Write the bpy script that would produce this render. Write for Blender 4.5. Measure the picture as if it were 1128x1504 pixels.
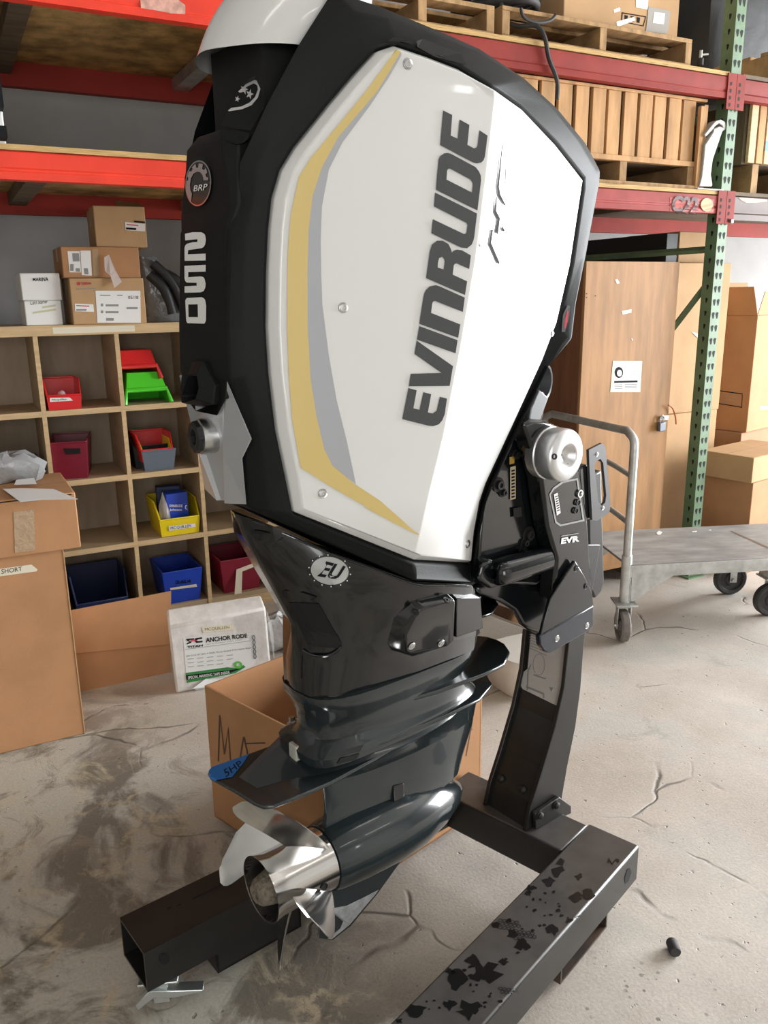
import bpy, bmesh, math, random
from math import sin, cos, pi, radians, atan2, sqrt
from mathutils import Vector, Matrix
from mathutils.bvhtree import BVHTree
from mathutils.geometry import tessellate_polygon
random.seed(7)
for _o in list(bpy.data.objects): bpy.data.objects.remove(_o, do_unlink=True)
SC = bpy.context.scene
COL = SC.collection

# ------------------------------------------------------------------ camera
F_PX, IW, IH = 1200.0, 1128, 1504
PITCH, ROLL, YAW, CAM_H = radians(14.713), radians(-0.796), radians(27.713), 1.6
FW = Vector((sin(YAW)*cos(PITCH), cos(YAW)*cos(PITCH), -sin(PITCH)))
_r = Vector((cos(YAW), -sin(YAW), 0)); _u = _r.cross(FW)
RT = cos(ROLL)*_r + sin(ROLL)*_u
UP = -sin(ROLL)*_r + cos(ROLL)*_u
CAM = Vector((0, 0, CAM_H))
cam_d = bpy.data.cameras.new('camera'); cam = bpy.data.objects.new('camera', cam_d); COL.objects.link(cam)
cam_d.sensor_fit = 'VERTICAL'; cam_d.sensor_height = 36.0; cam_d.lens = 36.0*F_PX/IH
cam_d.clip_start = 0.05; cam_d.clip_end = 100
cam.matrix_world = Matrix(((RT.x, UP.x, -FW.x, CAM.x), (RT.y, UP.y, -FW.y, CAM.y), (RT.z, UP.z, -FW.z, CAM.z), (0, 0, 0, 1)))
SC.camera = cam

# ------------------------------------------------------------------ world, daylight, exposure
SC.view_settings.view_transform = 'Standard'; SC.view_settings.look = 'None'
SC.view_settings.exposure = 0.0; SC.view_settings.gamma = 1.0; SC.view_settings.use_curve_mapping = False
W = bpy.data.worlds.new('sky'); SC.world = W; W.use_nodes = True
W.node_tree.nodes['Background'].inputs[0].default_value = (0.93, 0.97, 1.0, 1)
W.node_tree.nodes['Background'].inputs[1].default_value = 1.2
def area(name, loc, target, sx, sy, power, col=(1, 1, 1)):
    l = bpy.data.lights.new(name, 'AREA'); l.shape = 'RECTANGLE'; l.size = sx; l.size_y = sy; l.energy = power; l.color = col
    o = bpy.data.objects.new(name, l); COL.objects.link(o); o.location = loc
    d = Vector(target) - Vector(loc); o.rotation_euler = d.to_track_quat('-Z', 'Y').to_euler()
    return o
# daylight entering by the big roll-up door in the right wall and a second door behind the camera
area('door_daylight', (9.7, 0.9, 2.1), (0.5, 1.0, 0.9), 5.0, 3.8, 1850, (0.95, 0.98, 1.0))
area('rear_door_daylight', (-1.2, -5.8, 1.8), (-1.0, 0, 1.6), 3.4, 3.2, 150, (1.0, 0.98, 0.95))

# ------------------------------------------------------------------ pixel -> place
def ray(px, py): return FW + RT*((px-IW/2)/F_PX) - UP*((py-IH/2)/F_PX)
def at_z(px, py, z=0.0):
    d = ray(px, py); return CAM + d*((z-CAM.z)/d.z)
def at_y(px, py, y):
    d = ray(px, py); return CAM + d*((y-CAM.y)/d.y)
def at_x(px, py, x):
    d = ray(px, py); return CAM + d*((x-CAM.x)/d.x)
def at_pl(px, py, p, n):
    d = ray(px, py); return CAM + d*((p-CAM).dot(n)/d.dot(n))

# ------------------------------------------------------------------ materials
MATS = {}
def nd(nt, t, **k):
    n = nt.nodes.new(t)
    for a, v in k.items():
        if a in n.inputs: n.inputs[a].default_value = v
        else: setattr(n, a, v)
    return n
def mat(name, col, rough=0.5, metal=0.0, coat=0.0, var=0.0, vscale=8.0, bump=0.0, bscale=60.0, spec=0.5, stretch=None, col2=None, emit=0.0, trans=0.0, alpha=1.0):
    if name in MATS: return MATS[name]
    m = bpy.data.materials.new(name); m.use_nodes = True; nt = m.node_tree; b = nt.nodes['Principled BSDF']
    b.inputs['Base Color'].default_value = (*col, 1); b.inputs['Roughness'].default_value = rough; b.inputs['Metallic'].default_value = metal
    b.inputs['Coat Weight'].default_value = coat; b.inputs['Coat Roughness'].default_value = 0.05
    b.inputs['Specular IOR Level'].default_value = spec
    if trans: b.inputs['Transmission Weight'].default_value = trans
    if alpha < 1: b.inputs['Alpha'].default_value = alpha
    if emit: b.inputs['Emission Color'].default_value = (*col, 1); b.inputs['Emission Strength'].default_value = emit
    tc = nt.nodes.new('ShaderNodeTexCoord')
    src = tc.outputs['Object']
    if stretch:
        mp = nd(nt, 'ShaderNodeMapping'); mp.inputs['Scale'].default_value = stretch; nt.links.new(src, mp.inputs[0]); src = mp.outputs[0]
    if var > 0 or col2:
        no = nd(nt, 'ShaderNodeTexNoise', Scale=vscale, Detail=6.0, Roughness=0.6); nt.links.new(src, no.inputs['Vector'])
        cr = nd(nt, 'ShaderNodeValToRGB'); nt.links.new(no.outputs[0], cr.inputs[0])
        c2 = col2 or tuple(max(0, c*(1-var)) for c in col)
        c1 = col if col2 else tuple(min(1, c*(1+var)) for c in col)
        cr.color_ramp.elements[0].position = 0.35; cr.color_ramp.elements[1].position = 0.65
        cr.color_ramp.elements[0].color = (*c2, 1); cr.color_ramp.elements[1].color = (*c1, 1)
        nt.links.new(cr.outputs[0], b.inputs['Base Color'])
    if bump > 0:
        nb = nd(nt, 'ShaderNodeTexNoise', Scale=bscale, Detail=3.0); nt.links.new(src, nb.inputs['Vector'])
        bp = nd(nt, 'ShaderNodeBump', Strength=bump, Distance=0.01); nt.links.new(nb.outputs[0], bp.inputs['Height']); nt.links.new(bp.outputs[0], b.inputs['Normal'])
    MATS[name] = m; return m

M_WHITE = mat('white_gloss', (0.70, 0.70, 0.69), 0.22, coat=0.6)
M_CHAR = mat('charcoal_plastic', (0.006, 0.0068, 0.0070), 0.55, bump=0.12, bscale=500, spec=0.2)
M_BLACK = mat('black_gloss', (0.006, 0.007, 0.008), 0.16, coat=0.5)
M_DKMET = mat('dark_paint', (0.016, 0.022, 0.024), 0.2, coat=0.6, var=0.15, vscale=6)
M_BLKMAT = mat('black_matte', (0.008, 0.008, 0.008), 0.55)
M_VOID = mat('void_black', (0.003, 0.003, 0.003), 0.8)
M_CHROME = mat('polished_steel', (0.66, 0.65, 0.635), 0.16, 1.0)
M_BRUSH = mat('brushed_steel', (0.58, 0.58, 0.58), 0.3, 1.0)
M_SILVER = mat('silver_paint', (0.50, 0.51, 0.53), 0.34, 0.35, coat=0.3)
M_ALU = mat('aluminium', (0.62, 0.62, 0.63), 0.35, 0.85)
M_GOLD = mat('gold_print', (0.62, 0.47, 0.17), 0.35, coat=0.5)
M_GREYP = mat('grey_print', (0.38, 0.39, 0.42), 0.3, coat=0.5)
M_DKPRINT = mat('dark_grey_print', (0.045, 0.048, 0.052), 0.35, coat=0.5)
M_RED = mat('red_print', (0.5, 0.02, 0.04), 0.4)
M_WPRINT = mat('white_print', (0.8, 0.8, 0.78), 0.45)
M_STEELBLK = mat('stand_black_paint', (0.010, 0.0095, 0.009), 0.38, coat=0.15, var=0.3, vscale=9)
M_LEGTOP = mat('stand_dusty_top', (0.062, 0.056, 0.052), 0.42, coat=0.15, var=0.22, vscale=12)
M_GALV = mat('galvanised', (0.50, 0.51, 0.50), 0.42, 0.7, var=0.2, vscale=14)
M_ZINC = mat('zinc_bright', (0.62, 0.66, 0.67), 0.28, 0.9)
M_RUBBER = mat('rubber', (0.035, 0.034, 0.033), 0.7, var=0.3, vscale=20)
M_CARD = mat('cardboard', (0.43, 0.225, 0.108), 0.75, var=0.08, vscale=5, spec=0.25, bump=0.03, bscale=140)
M_CARD2 = mat('cardboard_pale', (0.48, 0.30, 0.155), 0.75, var=0.07, vscale=5, spec=0.25)
M_CARD3 = mat('cardboard_dark', (0.30, 0.17, 0.09), 0.75, var=0.10, vscale=5, spec=0.25)
M_CARDIN = mat('cardboard_inside', (0.50, 0.29, 0.155), 0.8, var=0.08, vscale=6, spec=0.2)
M_PAPER = mat('paper_white', (0.78, 0.77, 0.75), 0.6)
M_TAPE = mat('masking_tape', (0.70, 0.64, 0.50), 0.6)
M_INK = mat('ink', (0.012, 0.012, 0.014), 0.7, spec=0.1)
M_INKG = mat('ink_grey', (0.25, 0.25, 0.25), 0.6)
M_REDBEAM = mat('rack_orange_red', (0.72, 0.05, 0.026), 0.5, var=0.12, vscale=4, spec=0.25)
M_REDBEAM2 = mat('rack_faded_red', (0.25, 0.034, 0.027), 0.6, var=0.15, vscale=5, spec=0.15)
M_GREENP = mat('rack_green', (0.115, 0.20, 0.105), 0.5, var=0.2, vscale=7)
M_PINE = mat('pine', (0.56, 0.40, 0.22), 0.6, var=0.14, vscale=5, stretch=(1, 1, 9), spec=0.3)
M_BIRCH = mat('birch_ply', (0.42, 0.31, 0.195), 0.65, var=0.10, vscale=4, stretch=(1, 1, 5), spec=0.3)
M_BIRCHB = mat('birch_back', (0.33, 0.26, 0.19), 0.7, var=0.12, vscale=3, stretch=(5, 1, 1), spec=0.3)
M_PALLET = mat('pallet_wood', (0.36, 0.225, 0.11), 0.75, var=0.3, vscale=4, stretch=(6, 2, 2), spec=0.2)
M_CRATE = mat('crate_slat', (0.47, 0.27, 0.125), 0.7, var=0.22, vscale=4, stretch=(4, 4, 0.7), spec=0.2)
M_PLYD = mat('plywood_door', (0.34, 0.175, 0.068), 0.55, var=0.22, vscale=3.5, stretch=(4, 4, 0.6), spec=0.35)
M_PLY_SHADED = mat('plywood_shaded_side', (0.16, 0.065, 0.03), 0.6, var=0.2, vscale=4, stretch=(4, 4, 0.6))  # cabinet side: its shade is put into a darker plywood colour
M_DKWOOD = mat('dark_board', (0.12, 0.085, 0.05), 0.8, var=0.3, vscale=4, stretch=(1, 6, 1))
M_PLBLUE = mat('blue_plastic', (0.01, 0.05, 0.42), 0.35)
M_PLNAVY = mat('navy_plastic', (0.006, 0.02, 0.085), 0.4)
M_PLRED = mat('red_plastic', (0.62, 0.018, 0.02), 0.35)
M_PLMAROON = mat('maroon_plastic', (0.22, 0.008, 0.028), 0.4)
M_PLGREEN = mat('green_plastic', (0.07, 0.60, 0.02), 0.35)
M_PLYEL = mat('yellow_plastic', (0.80, 0.62, 0.01), 0.35)
M_PLCLEAR = mat('smoky_clear_plastic', (0.16, 0.20, 0.25), 0.2, trans=0.25)
M_BAG = mat('clear_plastic_bag', (0.55, 0.56, 0.57), 0.18, trans=0.55, bump=0.5, bscale=25)
M_DKBAG = mat('black_film', (0.012, 0.013, 0.014), 0.5, bump=0.25, bscale=12)

# ------------------------------------------------------------------ builders
def link(o, parent=None):
    COL.objects.link(o)
    if parent is not None: o.parent = parent
    return o
def thing(name, label, cat, loc=(0, 0, 0), rotz=0.0, group=None):
    o = bpy.data.objects.new(name, None); o.empty_display_size = 0.05; COL.objects.link(o)
    o.location = loc; o.rotation_euler = (0, 0, rotz); o['label'] = label; o['category'] = cat
    if group: o['group'] = group
    return o
def tag(o, label, cat, group=None):
    o['label'] = label; o['category'] = cat
    if group: o['group'] = group
    return o
def struct(o): o['kind'] = 'structure'; return o
def mesh(name, verts, faces, m, parent=None, smooth=False, bevel=0.0, seg=2, sub=0, solid=0.0, mirror=False, angle=0.6):
    me = bpy.data.meshes.new(name); me.from_pydata([tuple(v) for v in verts], [], faces)
    if isinstance(m, (list, tuple)):
        for k in m: me.materials.append(k)
    else: me.materials.append(m)
    me.update()
    bm = bmesh.new(); bm.from_mesh(me); bmesh.ops.remove_doubles(bm, verts=bm.verts, dist=1e-5); bmesh.ops.recalc_face_normals(bm, faces=bm.faces)
    if TRI: bmesh.ops.triangulate(bm, faces=bm.faces)
    bm.to_mesh(me); bm.free()
    return fin(me, name, parent, smooth, bevel, seg, sub, solid, mirror, angle)
TRI = False
def fin(me, name, parent=None, smooth=False, bevel=0.0, seg=2, sub=0, solid=0.0, mirror=False, angle=0.6):
    o = bpy.data.objects.new(name, me); link(o, parent)
    if smooth:
        for p in me.polygons: p.use_smooth = True
    if mirror:
        md = o.modifiers.new('mirror', 'MIRROR'); md.use_axis = (False, True, False); md.use_clip = True; md.merge_threshold = 0.0005
    if solid:
        md = o.modifiers.new('solid', 'SOLIDIFY'); md.thickness = solid; md.offset = -1
    if sub:
        md = o.modifiers.new('sub', 'SUBSURF'); md.levels = sub; md.render_levels = sub
    if bevel:
        md = o.modifiers.new('bevel', 'BEVEL'); md.width = bevel; md.segments = seg; md.limit_method = 'ANGLE'; md.angle_limit = angle; md.harden_normals = False
        for p in me.polygons: p.use_smooth = True
        if hasattr(me, 'set_sharp_from_angle'): me.set_sharp_from_angle(angle=radians(35))
    elif smooth and hasattr(me, 'set_sharp_from_angle'): me.set_sharp_from_angle(angle=radians(40))
    return o
CUBE_F = [(0, 1, 3, 2), (4, 6, 7, 5), (0, 4, 5, 1), (2, 3, 7, 6), (0, 2, 6, 4), (1, 5, 7, 3)]
def cube_v(lo, hi): return [Vector((x, y, z)) for x in (lo[0], hi[0]) for y in (lo[1], hi[1]) for z in (lo[2], hi[2])]
def box(name, lo, hi, m, parent=None, bevel=0.0):
    return mesh(name, cube_v(lo, hi), CUBE_F, m, parent, bevel=bevel)
def boxes(name, lst, m, parent=None, bevel=0.0):
    v, f = [], []
    for lo, hi in lst:
        b = len(v); v += cube_v(lo, hi); f += [tuple(i+b for i in q) for q in CUBE_F]
    me = bpy.data.meshes.new(name); me.from_pydata([tuple(p) for p in v], [], f); me.materials.append(m)
    bm = bmesh.new(); bm.from_mesh(me); bmesh.ops.recalc_face_normals(bm, faces=bm.faces); bm.to_mesh(me); bm.free()
    return fin(me, name, parent, bevel=bevel)
def frame_of(d):
    d = Vector(d).normalized(); a = Vector((0, 0, 1)) if abs(d.z) < 0.9 else Vector((1, 0, 0))
    s = d.cross(a).normalized(); return s, s.cross(d).normalized(), d
def lathe(name, prof, p0, axis, m, parent=None, seg=32, smooth=True, close=False, arc=2*pi):
    """prof: (distance along axis, radius) pairs"""
    s, t, d = frame_of(axis); p0 = Vector(p0); v, f = [], []
    for h, r in prof:
        for k in range(seg):
            a = arc*k/seg; v.append(p0 + d*h + (s*cos(a)+t*sin(a))*r)
    n = len(prof)
    for i in range(n-1):
        for k in range(seg):
            f.append((i*seg+k, i*seg+(k+1) % seg, (i+1)*seg+(k+1) % seg, (i+1)*seg+k))
    if close: f.append(tuple(range(seg))); f.append(tuple(range((n-1)*seg, n*seg)))
    return mesh(name, v, f, m, parent, smooth=smooth)
def cyl(name, p0, p1, r, m, parent=None, seg=24, bevel=0.0):
    p0, p1 = Vector(p0), Vector(p1); L = (p1-p0).length
    b = min(bevel, r*0.6) if bevel else 0
    pr = [(0, r-b), (b, r), (L-b, r), (L, r-b)] if b else [(0, r), (L, r)]
    return lathe(name, pr, p0, p1-p0, m, parent, seg, close=True)
def smooth_path(pts, n=6):
    pts = [Vector(p) for p in pts]; out = []
    for i in range(len(pts)-1):
        a = pts[max(i-1, 0)]; b = pts[i]; c = pts[i+1]; d = pts[min(i+2, len(pts)-1)]
        for k in range(n):
            t = k/n; out.append(0.5*((2*b) + (c-a)*t + (2*a-5*b+4*c-d)*t*t + (3*b-a-3*c+d)*t**3))
    out.append(pts[-1]); return out
def tube(name, pts, r, m, parent=None, seg=10, n=6, smoothp=True):
    P = smooth_path(pts, n) if smoothp else [Vector(p) for p in pts]
    v, f = [], []; up = None
    for i, p in enumerate(P):
        d = (P[min(i+1, len(P)-1)] - P[max(i-1, 0)]).normalized()
        if up is None: s, t, _ = frame_of(d)
        else:
            s = d.cross(up).normalized(); t = s.cross(d).normalized()
            t = t if t.dot(up) > 0 else -t
        up = t
        rr = r(i/(len(P)-1)) if callable(r) else r
        for k in range(seg):
            a = 2*pi*k/seg; v.append(p + (s*cos(a)+t*sin(a))*rr)
    for i in range(len(P)-1):
        for k in range(seg): f.append((i*seg+k, i*seg+(k+1) % seg, (i+1)*seg+(k+1) % seg, (i+1)*seg+k))
    f.append(tuple(range(seg))); f.append(tuple(range((len(P)-1)*seg, len(P)*seg)))
    return mesh(name, v, f, m, parent, smooth=True)
def prism(name, pts, ext, m, parent=None, bevel=0.0, holes=(), smooth=False):
    """planar polygon pts (3-D) extruded by vector ext, with optional holes"""
    pts = [Vector(p) for p in pts]; ext = Vector(ext); loops = [pts] + [[Vector(p) for p in h] for h in holes]
    if holes:
        tri = tessellate_polygon(loops)
        allp = [p for l in loops for p in l]; n = len(allp); f = [tuple(t) for t in tri] + [tuple(i+n for i in t) for t in tri]
        b = 0
        for l in loops:
            for i in range(len(l)): j = (i+1) % len(l); f.append((b+i, b+j, b+j+n, b+i+n))
            b += len(l)
        return mesh(name, allp + [p+ext for p in allp], f, m, parent, bevel=0, smooth=False)
    n = len(pts); f = [tuple(range(n)), tuple(range(n, 2*n))] + [(i, (i+1) % n, (i+1) % n+n, i+n) for i in range(n)]
    return mesh(name, pts + [p+ext for p in pts], f, m, parent, bevel=bevel, smooth=smooth)
def loft(name, rings, m, parent=None, close_ring=True, caps=True, smooth=True, sub=0, bevel=0.0, mirror=False):
    v, f = [], []; n = len(rings[0])
    for r in rings: v += [Vector(p) for p in r]
    for i in range(len(rings)-1):
        for k in range(n if close_ring else n-1):
            f.append((i*n+k, i*n+(k+1) % n, (i+1)*n+(k+1) % n, (i+1)*n+k))
    if caps: f.append(tuple(range(n))); f.append(tuple(range((len(rings)-1)*n, len(rings)*n)))
    return mesh(name, v, f, m, parent, smooth=smooth, sub=sub, bevel=bevel, mirror=mirror)
def copy_tree(o, parent=None):
    c = o.copy(); COL.objects.link(c)
    if parent is not None: c.parent = parent
    for ch in list(o.children): copy_tree(ch, c)
    return c
# decals: a flat drawing (u, v) in 0..1 laid through a pixel quad onto the surface of an object that is already built
def wmat(o):
    m = o.matrix_basis.copy(); p = o.parent
    while p is not None: m = p.matrix_basis @ m; p = p.parent
    return m
def bvh_of(*objs):
    V, Fc = [], []
    for o in objs:
        M = wmat(o); b = len(V); V += [M @ v.co for v in o.data.vertices]; Fc += [tuple(i+b for i in p.vertices) for p in o.data.polygons]
    return BVHTree.FromPolygons(V, Fc)
def text_mesh(body, bold=0.0, shear=0.0, align='LEFT'):
    cu = bpy.data.curves.new('txt', 'FONT'); cu.body = body; cu.offset = bold; cu.shear = shear; cu.align_x = align; cu.resolution_u = 3
    o = bpy.data.objects.new('txt', cu); COL.objects.link(o)
    dg = bpy.context.evaluated_depsgraph_get(); me = bpy.data.meshes.new_from_object(o.evaluated_get(dg))
    bpy.data.objects.remove(o); V = [(v.co.x, v.co.y) for v in me.vertices]; Fc = [tuple(p.vertices) for p in me.polygons]
    bpy.data.meshes.remove(me)
    x0 = min(v[0] for v in V); x1 = max(v[0] for v in V); y0 = min(v[1] for v in V); y1 = max(v[1] for v in V)
    return [((x-x0)/max(x1-x0, 1e-6), (y-y0)/max(y1-y0, 1e-6)) for x, y in V], Fc
def poly_mesh(loops):
    tri = tessellate_polygon([[Vector((u, v, 0)) for u, v in l] for l in loops]); return [p for l in loops for p in l], [tuple(t) for t in tri]
def subdiv2d(V, Fc, n):
    bm = bmesh.new(); vs = [bm.verts.new((u, v, 0)) for u, v in V]
    for t in Fc:
        try: bm.faces.new([vs[i] for i in t])
        except ValueError: pass
    bmesh.ops.triangulate(bm, faces=bm.faces)
    for _ in range(n): bmesh.ops.subdivide_edges(bm, edges=bm.edges, cuts=1, use_grid_fill=True)
    bm.verts.index_update(); V = [(v.co.x, v.co.y) for v in bm.verts]; Fc = [tuple(v.index for v in f.verts) for f in bm.faces]; bm.free(); return V, Fc
def quad_map(q):
    # q: bottom-left, bottom-right, top-right, top-left pixels of the drawing
    (a, b, c, d) = [Vector(p) for p in q]
    return lambda u, v: a*((1-u)*(1-v)) + b*(u*(1-v)) + c*(u*v) + d*((1-u)*v)
def decal(name, V, Fc, q, target, m, parent, off=0.0012, n=0):
    if n: V, Fc = subdiv2d(V, Fc, n)
    fm = quad_map(q) if q else (lambda u, v: Vector((u, v)))
    bv = target if isinstance(target, BVHTree) else bvh_of(*(target if isinstance(target, (list, tuple)) else [target]))
    inv = wmat(parent).inverted() if parent is not None else Matrix.Identity(4)
    P = []
    last = None
    for u, v in V:
        p = fm(u, v); d = ray(p.x, p.y).normalized(); hit = bv.ray_cast(CAM, d)
        if hit[0] is None:
            P.append(None); continue
        nn = hit[1] if hit[1].dot(d) < 0 else -hit[1]
        P.append(inv @ (hit[0] + nn*off))
    F2 = [f for f in Fc if all(P[i] is not None for i in f)]
    if not F2: print('DECAL MISSED', name); return None
    used = sorted({i for f in F2 for i in f}); mp = {i: k for k, i in enumerate(used)}
    me = bpy.data.meshes.new(name); me.from_pydata([tuple(P[i]) for i in used], [], [tuple(mp[i] for i in f) for f in F2]); me.materials.append(m)
    o = bpy.data.objects.new(name, me); link(o, parent); return o
def px_decal(name, loops, target, m, parent, off=0.0012, n=0):
    V, Fc = poly_mesh(loops); return decal(name, V, Fc, None, target, m, parent, off, n)
def txt_decal(name, body, q, target, m, parent, off=0.0016, bold=0.0, n=0, shear=0.0):
    V, Fc = text_mesh(body, bold, shear); return decal(name, V, Fc, q, target, m, parent, off, n)
def ell(cx, cy, rx, ry, n=28, rot=0.0):
    return [(cx + rx*cos(2*pi*k/n)*cos(rot) - ry*sin(2*pi*k/n)*sin(rot), cy + rx*cos(2*pi*k/n)*sin(rot) + ry*sin(2*pi*k/n)*cos(rot)) for k in range(n)]
# ================================================================== the setting
def floor_mat():
    m = bpy.data.materials.new('concrete_floor'); m.use_nodes = True; nt = m.node_tree; L = nt.links.new; b = nt.nodes['Principled BSDF']
    tc = nd(nt, 'ShaderNodeTexCoord'); pos = tc.outputs['Object']
    def noise(scale, detail=6, rough=0.6, dist=0.0, vec=None):
        n = nd(nt, 'ShaderNodeTexNoise', Scale=scale, Detail=detail, Roughness=rough, Distortion=dist); L(vec or pos, n.inputs['Vector']); return n
    def ramp(src, p0, p1, c0=(0, 0, 0), c1=(1, 1, 1)):
        r = nd(nt, 'ShaderNodeValToRGB'); L(src, r.inputs[0]); e = r.color_ramp.elements
        e[0].position = p0; e[1].position = p1; e[0].color = (*c0, 1); e[1].color = (*c1, 1); return r
    def mix(fac, a, bb, mode='MIX'):
        x = nd(nt, 'ShaderNodeMix', data_type='RGBA', blend_type=mode)
        if isinstance(fac, float): x.inputs[0].default_value = fac
        else: L(fac, x.inputs[0])
        for s, i in ((a, 6), (bb, 7)):
            if isinstance(s, tuple): x.inputs[i].default_value = (*s, 1)
            else: L(s, x.inputs[i])
        return x.outputs[2]
    def math_(op, a, bb):
        x = nd(nt, 'ShaderNodeMath', operation=op)
        for s, i in ((a, 0), (bb, 1)):
            if isinstance(s, (float, int)): x.inputs[i].default_value = s
            else: L(s, x.inputs[i])
        return x.outputs[0]
    # base: dusty warm grey, cooler patches
    base = mix(ramp(noise(1.3, 8, 0.62).outputs[0], 0.38, 0.62).outputs[0], (0.48, 0.43, 0.375), (0.61, 0.565, 0.515))
    base = mix(ramp(noise(2.6, 6, 0.6, 0.6).outputs[0], 0.5, 0.68).outputs[0], base, (0.52, 0.505, 0.47))
    # older, dirtier slab towards the left: worn screed flakes with dark stains, plus painted shade under the motor
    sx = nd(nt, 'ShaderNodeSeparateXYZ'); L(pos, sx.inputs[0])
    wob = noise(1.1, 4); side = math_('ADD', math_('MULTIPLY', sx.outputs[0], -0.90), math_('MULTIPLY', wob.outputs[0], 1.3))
    side = math_('ADD', side, math_('ADD', math_('MULTIPLY', sx.outputs[1], -0.22), 0.80)); dirt_shade = ramp(side, 0.05, 0.55).outputs[0]
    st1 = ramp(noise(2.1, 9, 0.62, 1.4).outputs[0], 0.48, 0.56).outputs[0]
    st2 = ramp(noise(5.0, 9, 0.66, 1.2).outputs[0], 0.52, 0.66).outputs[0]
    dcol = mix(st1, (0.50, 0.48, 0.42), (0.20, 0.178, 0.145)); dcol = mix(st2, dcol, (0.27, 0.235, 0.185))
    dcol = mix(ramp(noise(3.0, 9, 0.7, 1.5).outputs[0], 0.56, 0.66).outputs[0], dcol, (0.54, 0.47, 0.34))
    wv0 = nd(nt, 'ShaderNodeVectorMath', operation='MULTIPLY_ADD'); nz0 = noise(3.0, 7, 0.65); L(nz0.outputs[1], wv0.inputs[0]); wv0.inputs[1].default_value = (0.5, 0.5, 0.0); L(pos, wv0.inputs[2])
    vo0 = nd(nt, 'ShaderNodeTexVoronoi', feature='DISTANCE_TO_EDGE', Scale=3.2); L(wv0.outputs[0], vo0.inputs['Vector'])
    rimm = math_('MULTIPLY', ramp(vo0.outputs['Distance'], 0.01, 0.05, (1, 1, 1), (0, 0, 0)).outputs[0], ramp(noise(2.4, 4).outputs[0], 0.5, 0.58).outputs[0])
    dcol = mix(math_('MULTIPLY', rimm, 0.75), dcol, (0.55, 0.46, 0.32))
    base = mix(dirt_shade, base, dcol)
    # a few light stains on the clean side
    lst = ramp(noise(3.3, 10, 0.7, 0.5).outputs[0], 0.60, 0.74).outputs[0]
    base = mix(math_('MULTIPLY', lst, 0.55), base, (0.26, 0.23, 0.20))
    # oil drips close to the right leg of the stand
    dv = nd(nt, 'ShaderNodeTexVoronoi', Scale=38.0); L(pos, dv.inputs['Vector']); dots = ramp(dv.outputs['Distance'], 0.16, 0.24, (1, 1, 1), (0, 0, 0)).outputs[0]
    sel = ramp(noise(9.0, 2).outputs[0], 0.48, 0.60).outputs[0]
    cx = math_('SUBTRACT', sx.outputs[0], 1.15); cy = math_('SUBTRACT', sx.outputs[1], 0.98)
    rr = math_('ADD', math_('MULTIPLY', cx, cx), math_('MULTIPLY', cy, cy)); near = ramp(rr, 0.02, 0.12, (1, 1, 1), (0, 0, 0)).outputs[0]
    dots = math_('MULTIPLY', math_('MULTIPLY', dots, sel), near)
    base = mix(math_('MULTIPLY', dots, 0.8), base, (0.05, 0.042, 0.036))
    # cracks
    wv = nd(nt, 'ShaderNodeVectorMath', operation='MULTIPLY_ADD'); nz = noise(2.6, 3, 0.5); L(nz.outputs[1], wv.inputs[0]); wv.inputs[1].default_value = (0.28, 0.28, 0.0); L(pos, wv.inputs[2])
    vo = nd(nt, 'ShaderNodeTexVoronoi', feature='DISTANCE_TO_EDGE', Scale=1.55); L(wv.outputs[0], vo.inputs['Vector'])
    crack = ramp(vo.outputs['Distance'], 0.002, 0.009, (1, 1, 1), (0, 0, 0)).outputs[0]
    cm = ramp(noise(1.9, 3).outputs[0], 0.52, 0.60).outputs[0]; crack = math_('MULTIPLY', crack, cm)
    base = mix(math_('MULTIPLY', crack, 0.72), base, (0.06, 0.05, 0.04))
    pits = ramp(noise(34, 3, 0.5).outputs[0], 0.68, 0.74).outputs[0]; base = mix(math_('MULTIPLY', pits, 0.5), base, (0.10, 0.085, 0.07))
    fine = noise(120, 2); base = mix(0.22, base, ramp(fine.outputs[0], 0.3, 0.7, (0.12, 0.11, 0.10), (0.55, 0.52, 0.48)).outputs[0], 'OVERLAY')
    L(base, b.inputs['Base Color'])
    ro = ramp(noise(3.5, 6).outputs[0], 0.3, 0.7, (0.48, 0.48, 0.48), (0.72, 0.72, 0.72)); L(ro.outputs[0], b.inputs['Roughness'])
    h = math_('SUBTRACT', math_('ADD', math_('MULTIPLY', noise(6, 8, 0.6).outputs[0], 0.35), math_('MULTIPLY', fine.outputs[0], 0.10)), math_('ADD', math_('MULTIPLY', crack, 0.45), math_('MULTIPLY', pits, 0.35)))
    h = math_('ADD', h, math_('MULTIPLY', math_('MULTIPLY', st2, dirt_shade), -0.30))
    bp = nd(nt, 'ShaderNodeBump', Strength=0.55, Distance=0.012); L(h, bp.inputs['Height']); L(bp.outputs[0], b.inputs['Normal'])
    return m
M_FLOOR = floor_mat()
M_WALL = mat('painted_wall', (0.31, 0.305, 0.30), 0.7, var=0.10, vscale=2.0, bump=0.05, bscale=12)
M_WALLD = mat('warehouse_wall', (0.36, 0.35, 0.33), 0.8, var=0.12, vscale=1.0)
M_CEIL = mat('ceiling_panel', (0.30, 0.28, 0.26), 0.8, var=0.15, vscale=0.8)
WX0, WX1, WY0, WY1, WH = -4.5, 10.0, -6.0, 4.62, 5.2
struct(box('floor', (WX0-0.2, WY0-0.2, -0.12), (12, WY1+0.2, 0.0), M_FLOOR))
struct(box('wall_back', (WX0, WY1, 0), (12, WY1+0.15, WH), M_WALL))
struct(box('wall_left', (WX0-0.15, WY0, 0), (WX0, WY1, WH), M_WALLD))
struct(boxes('wall_right', [((WX1, WY0, 0), (WX1+0.15, -1.7, WH)), ((WX1, 3.5, 0), (WX1+0.15, WY1, WH)), ((WX1, -1.7, 4.1), (WX1+0.15, 3.5, WH))], M_WALLD))
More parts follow.
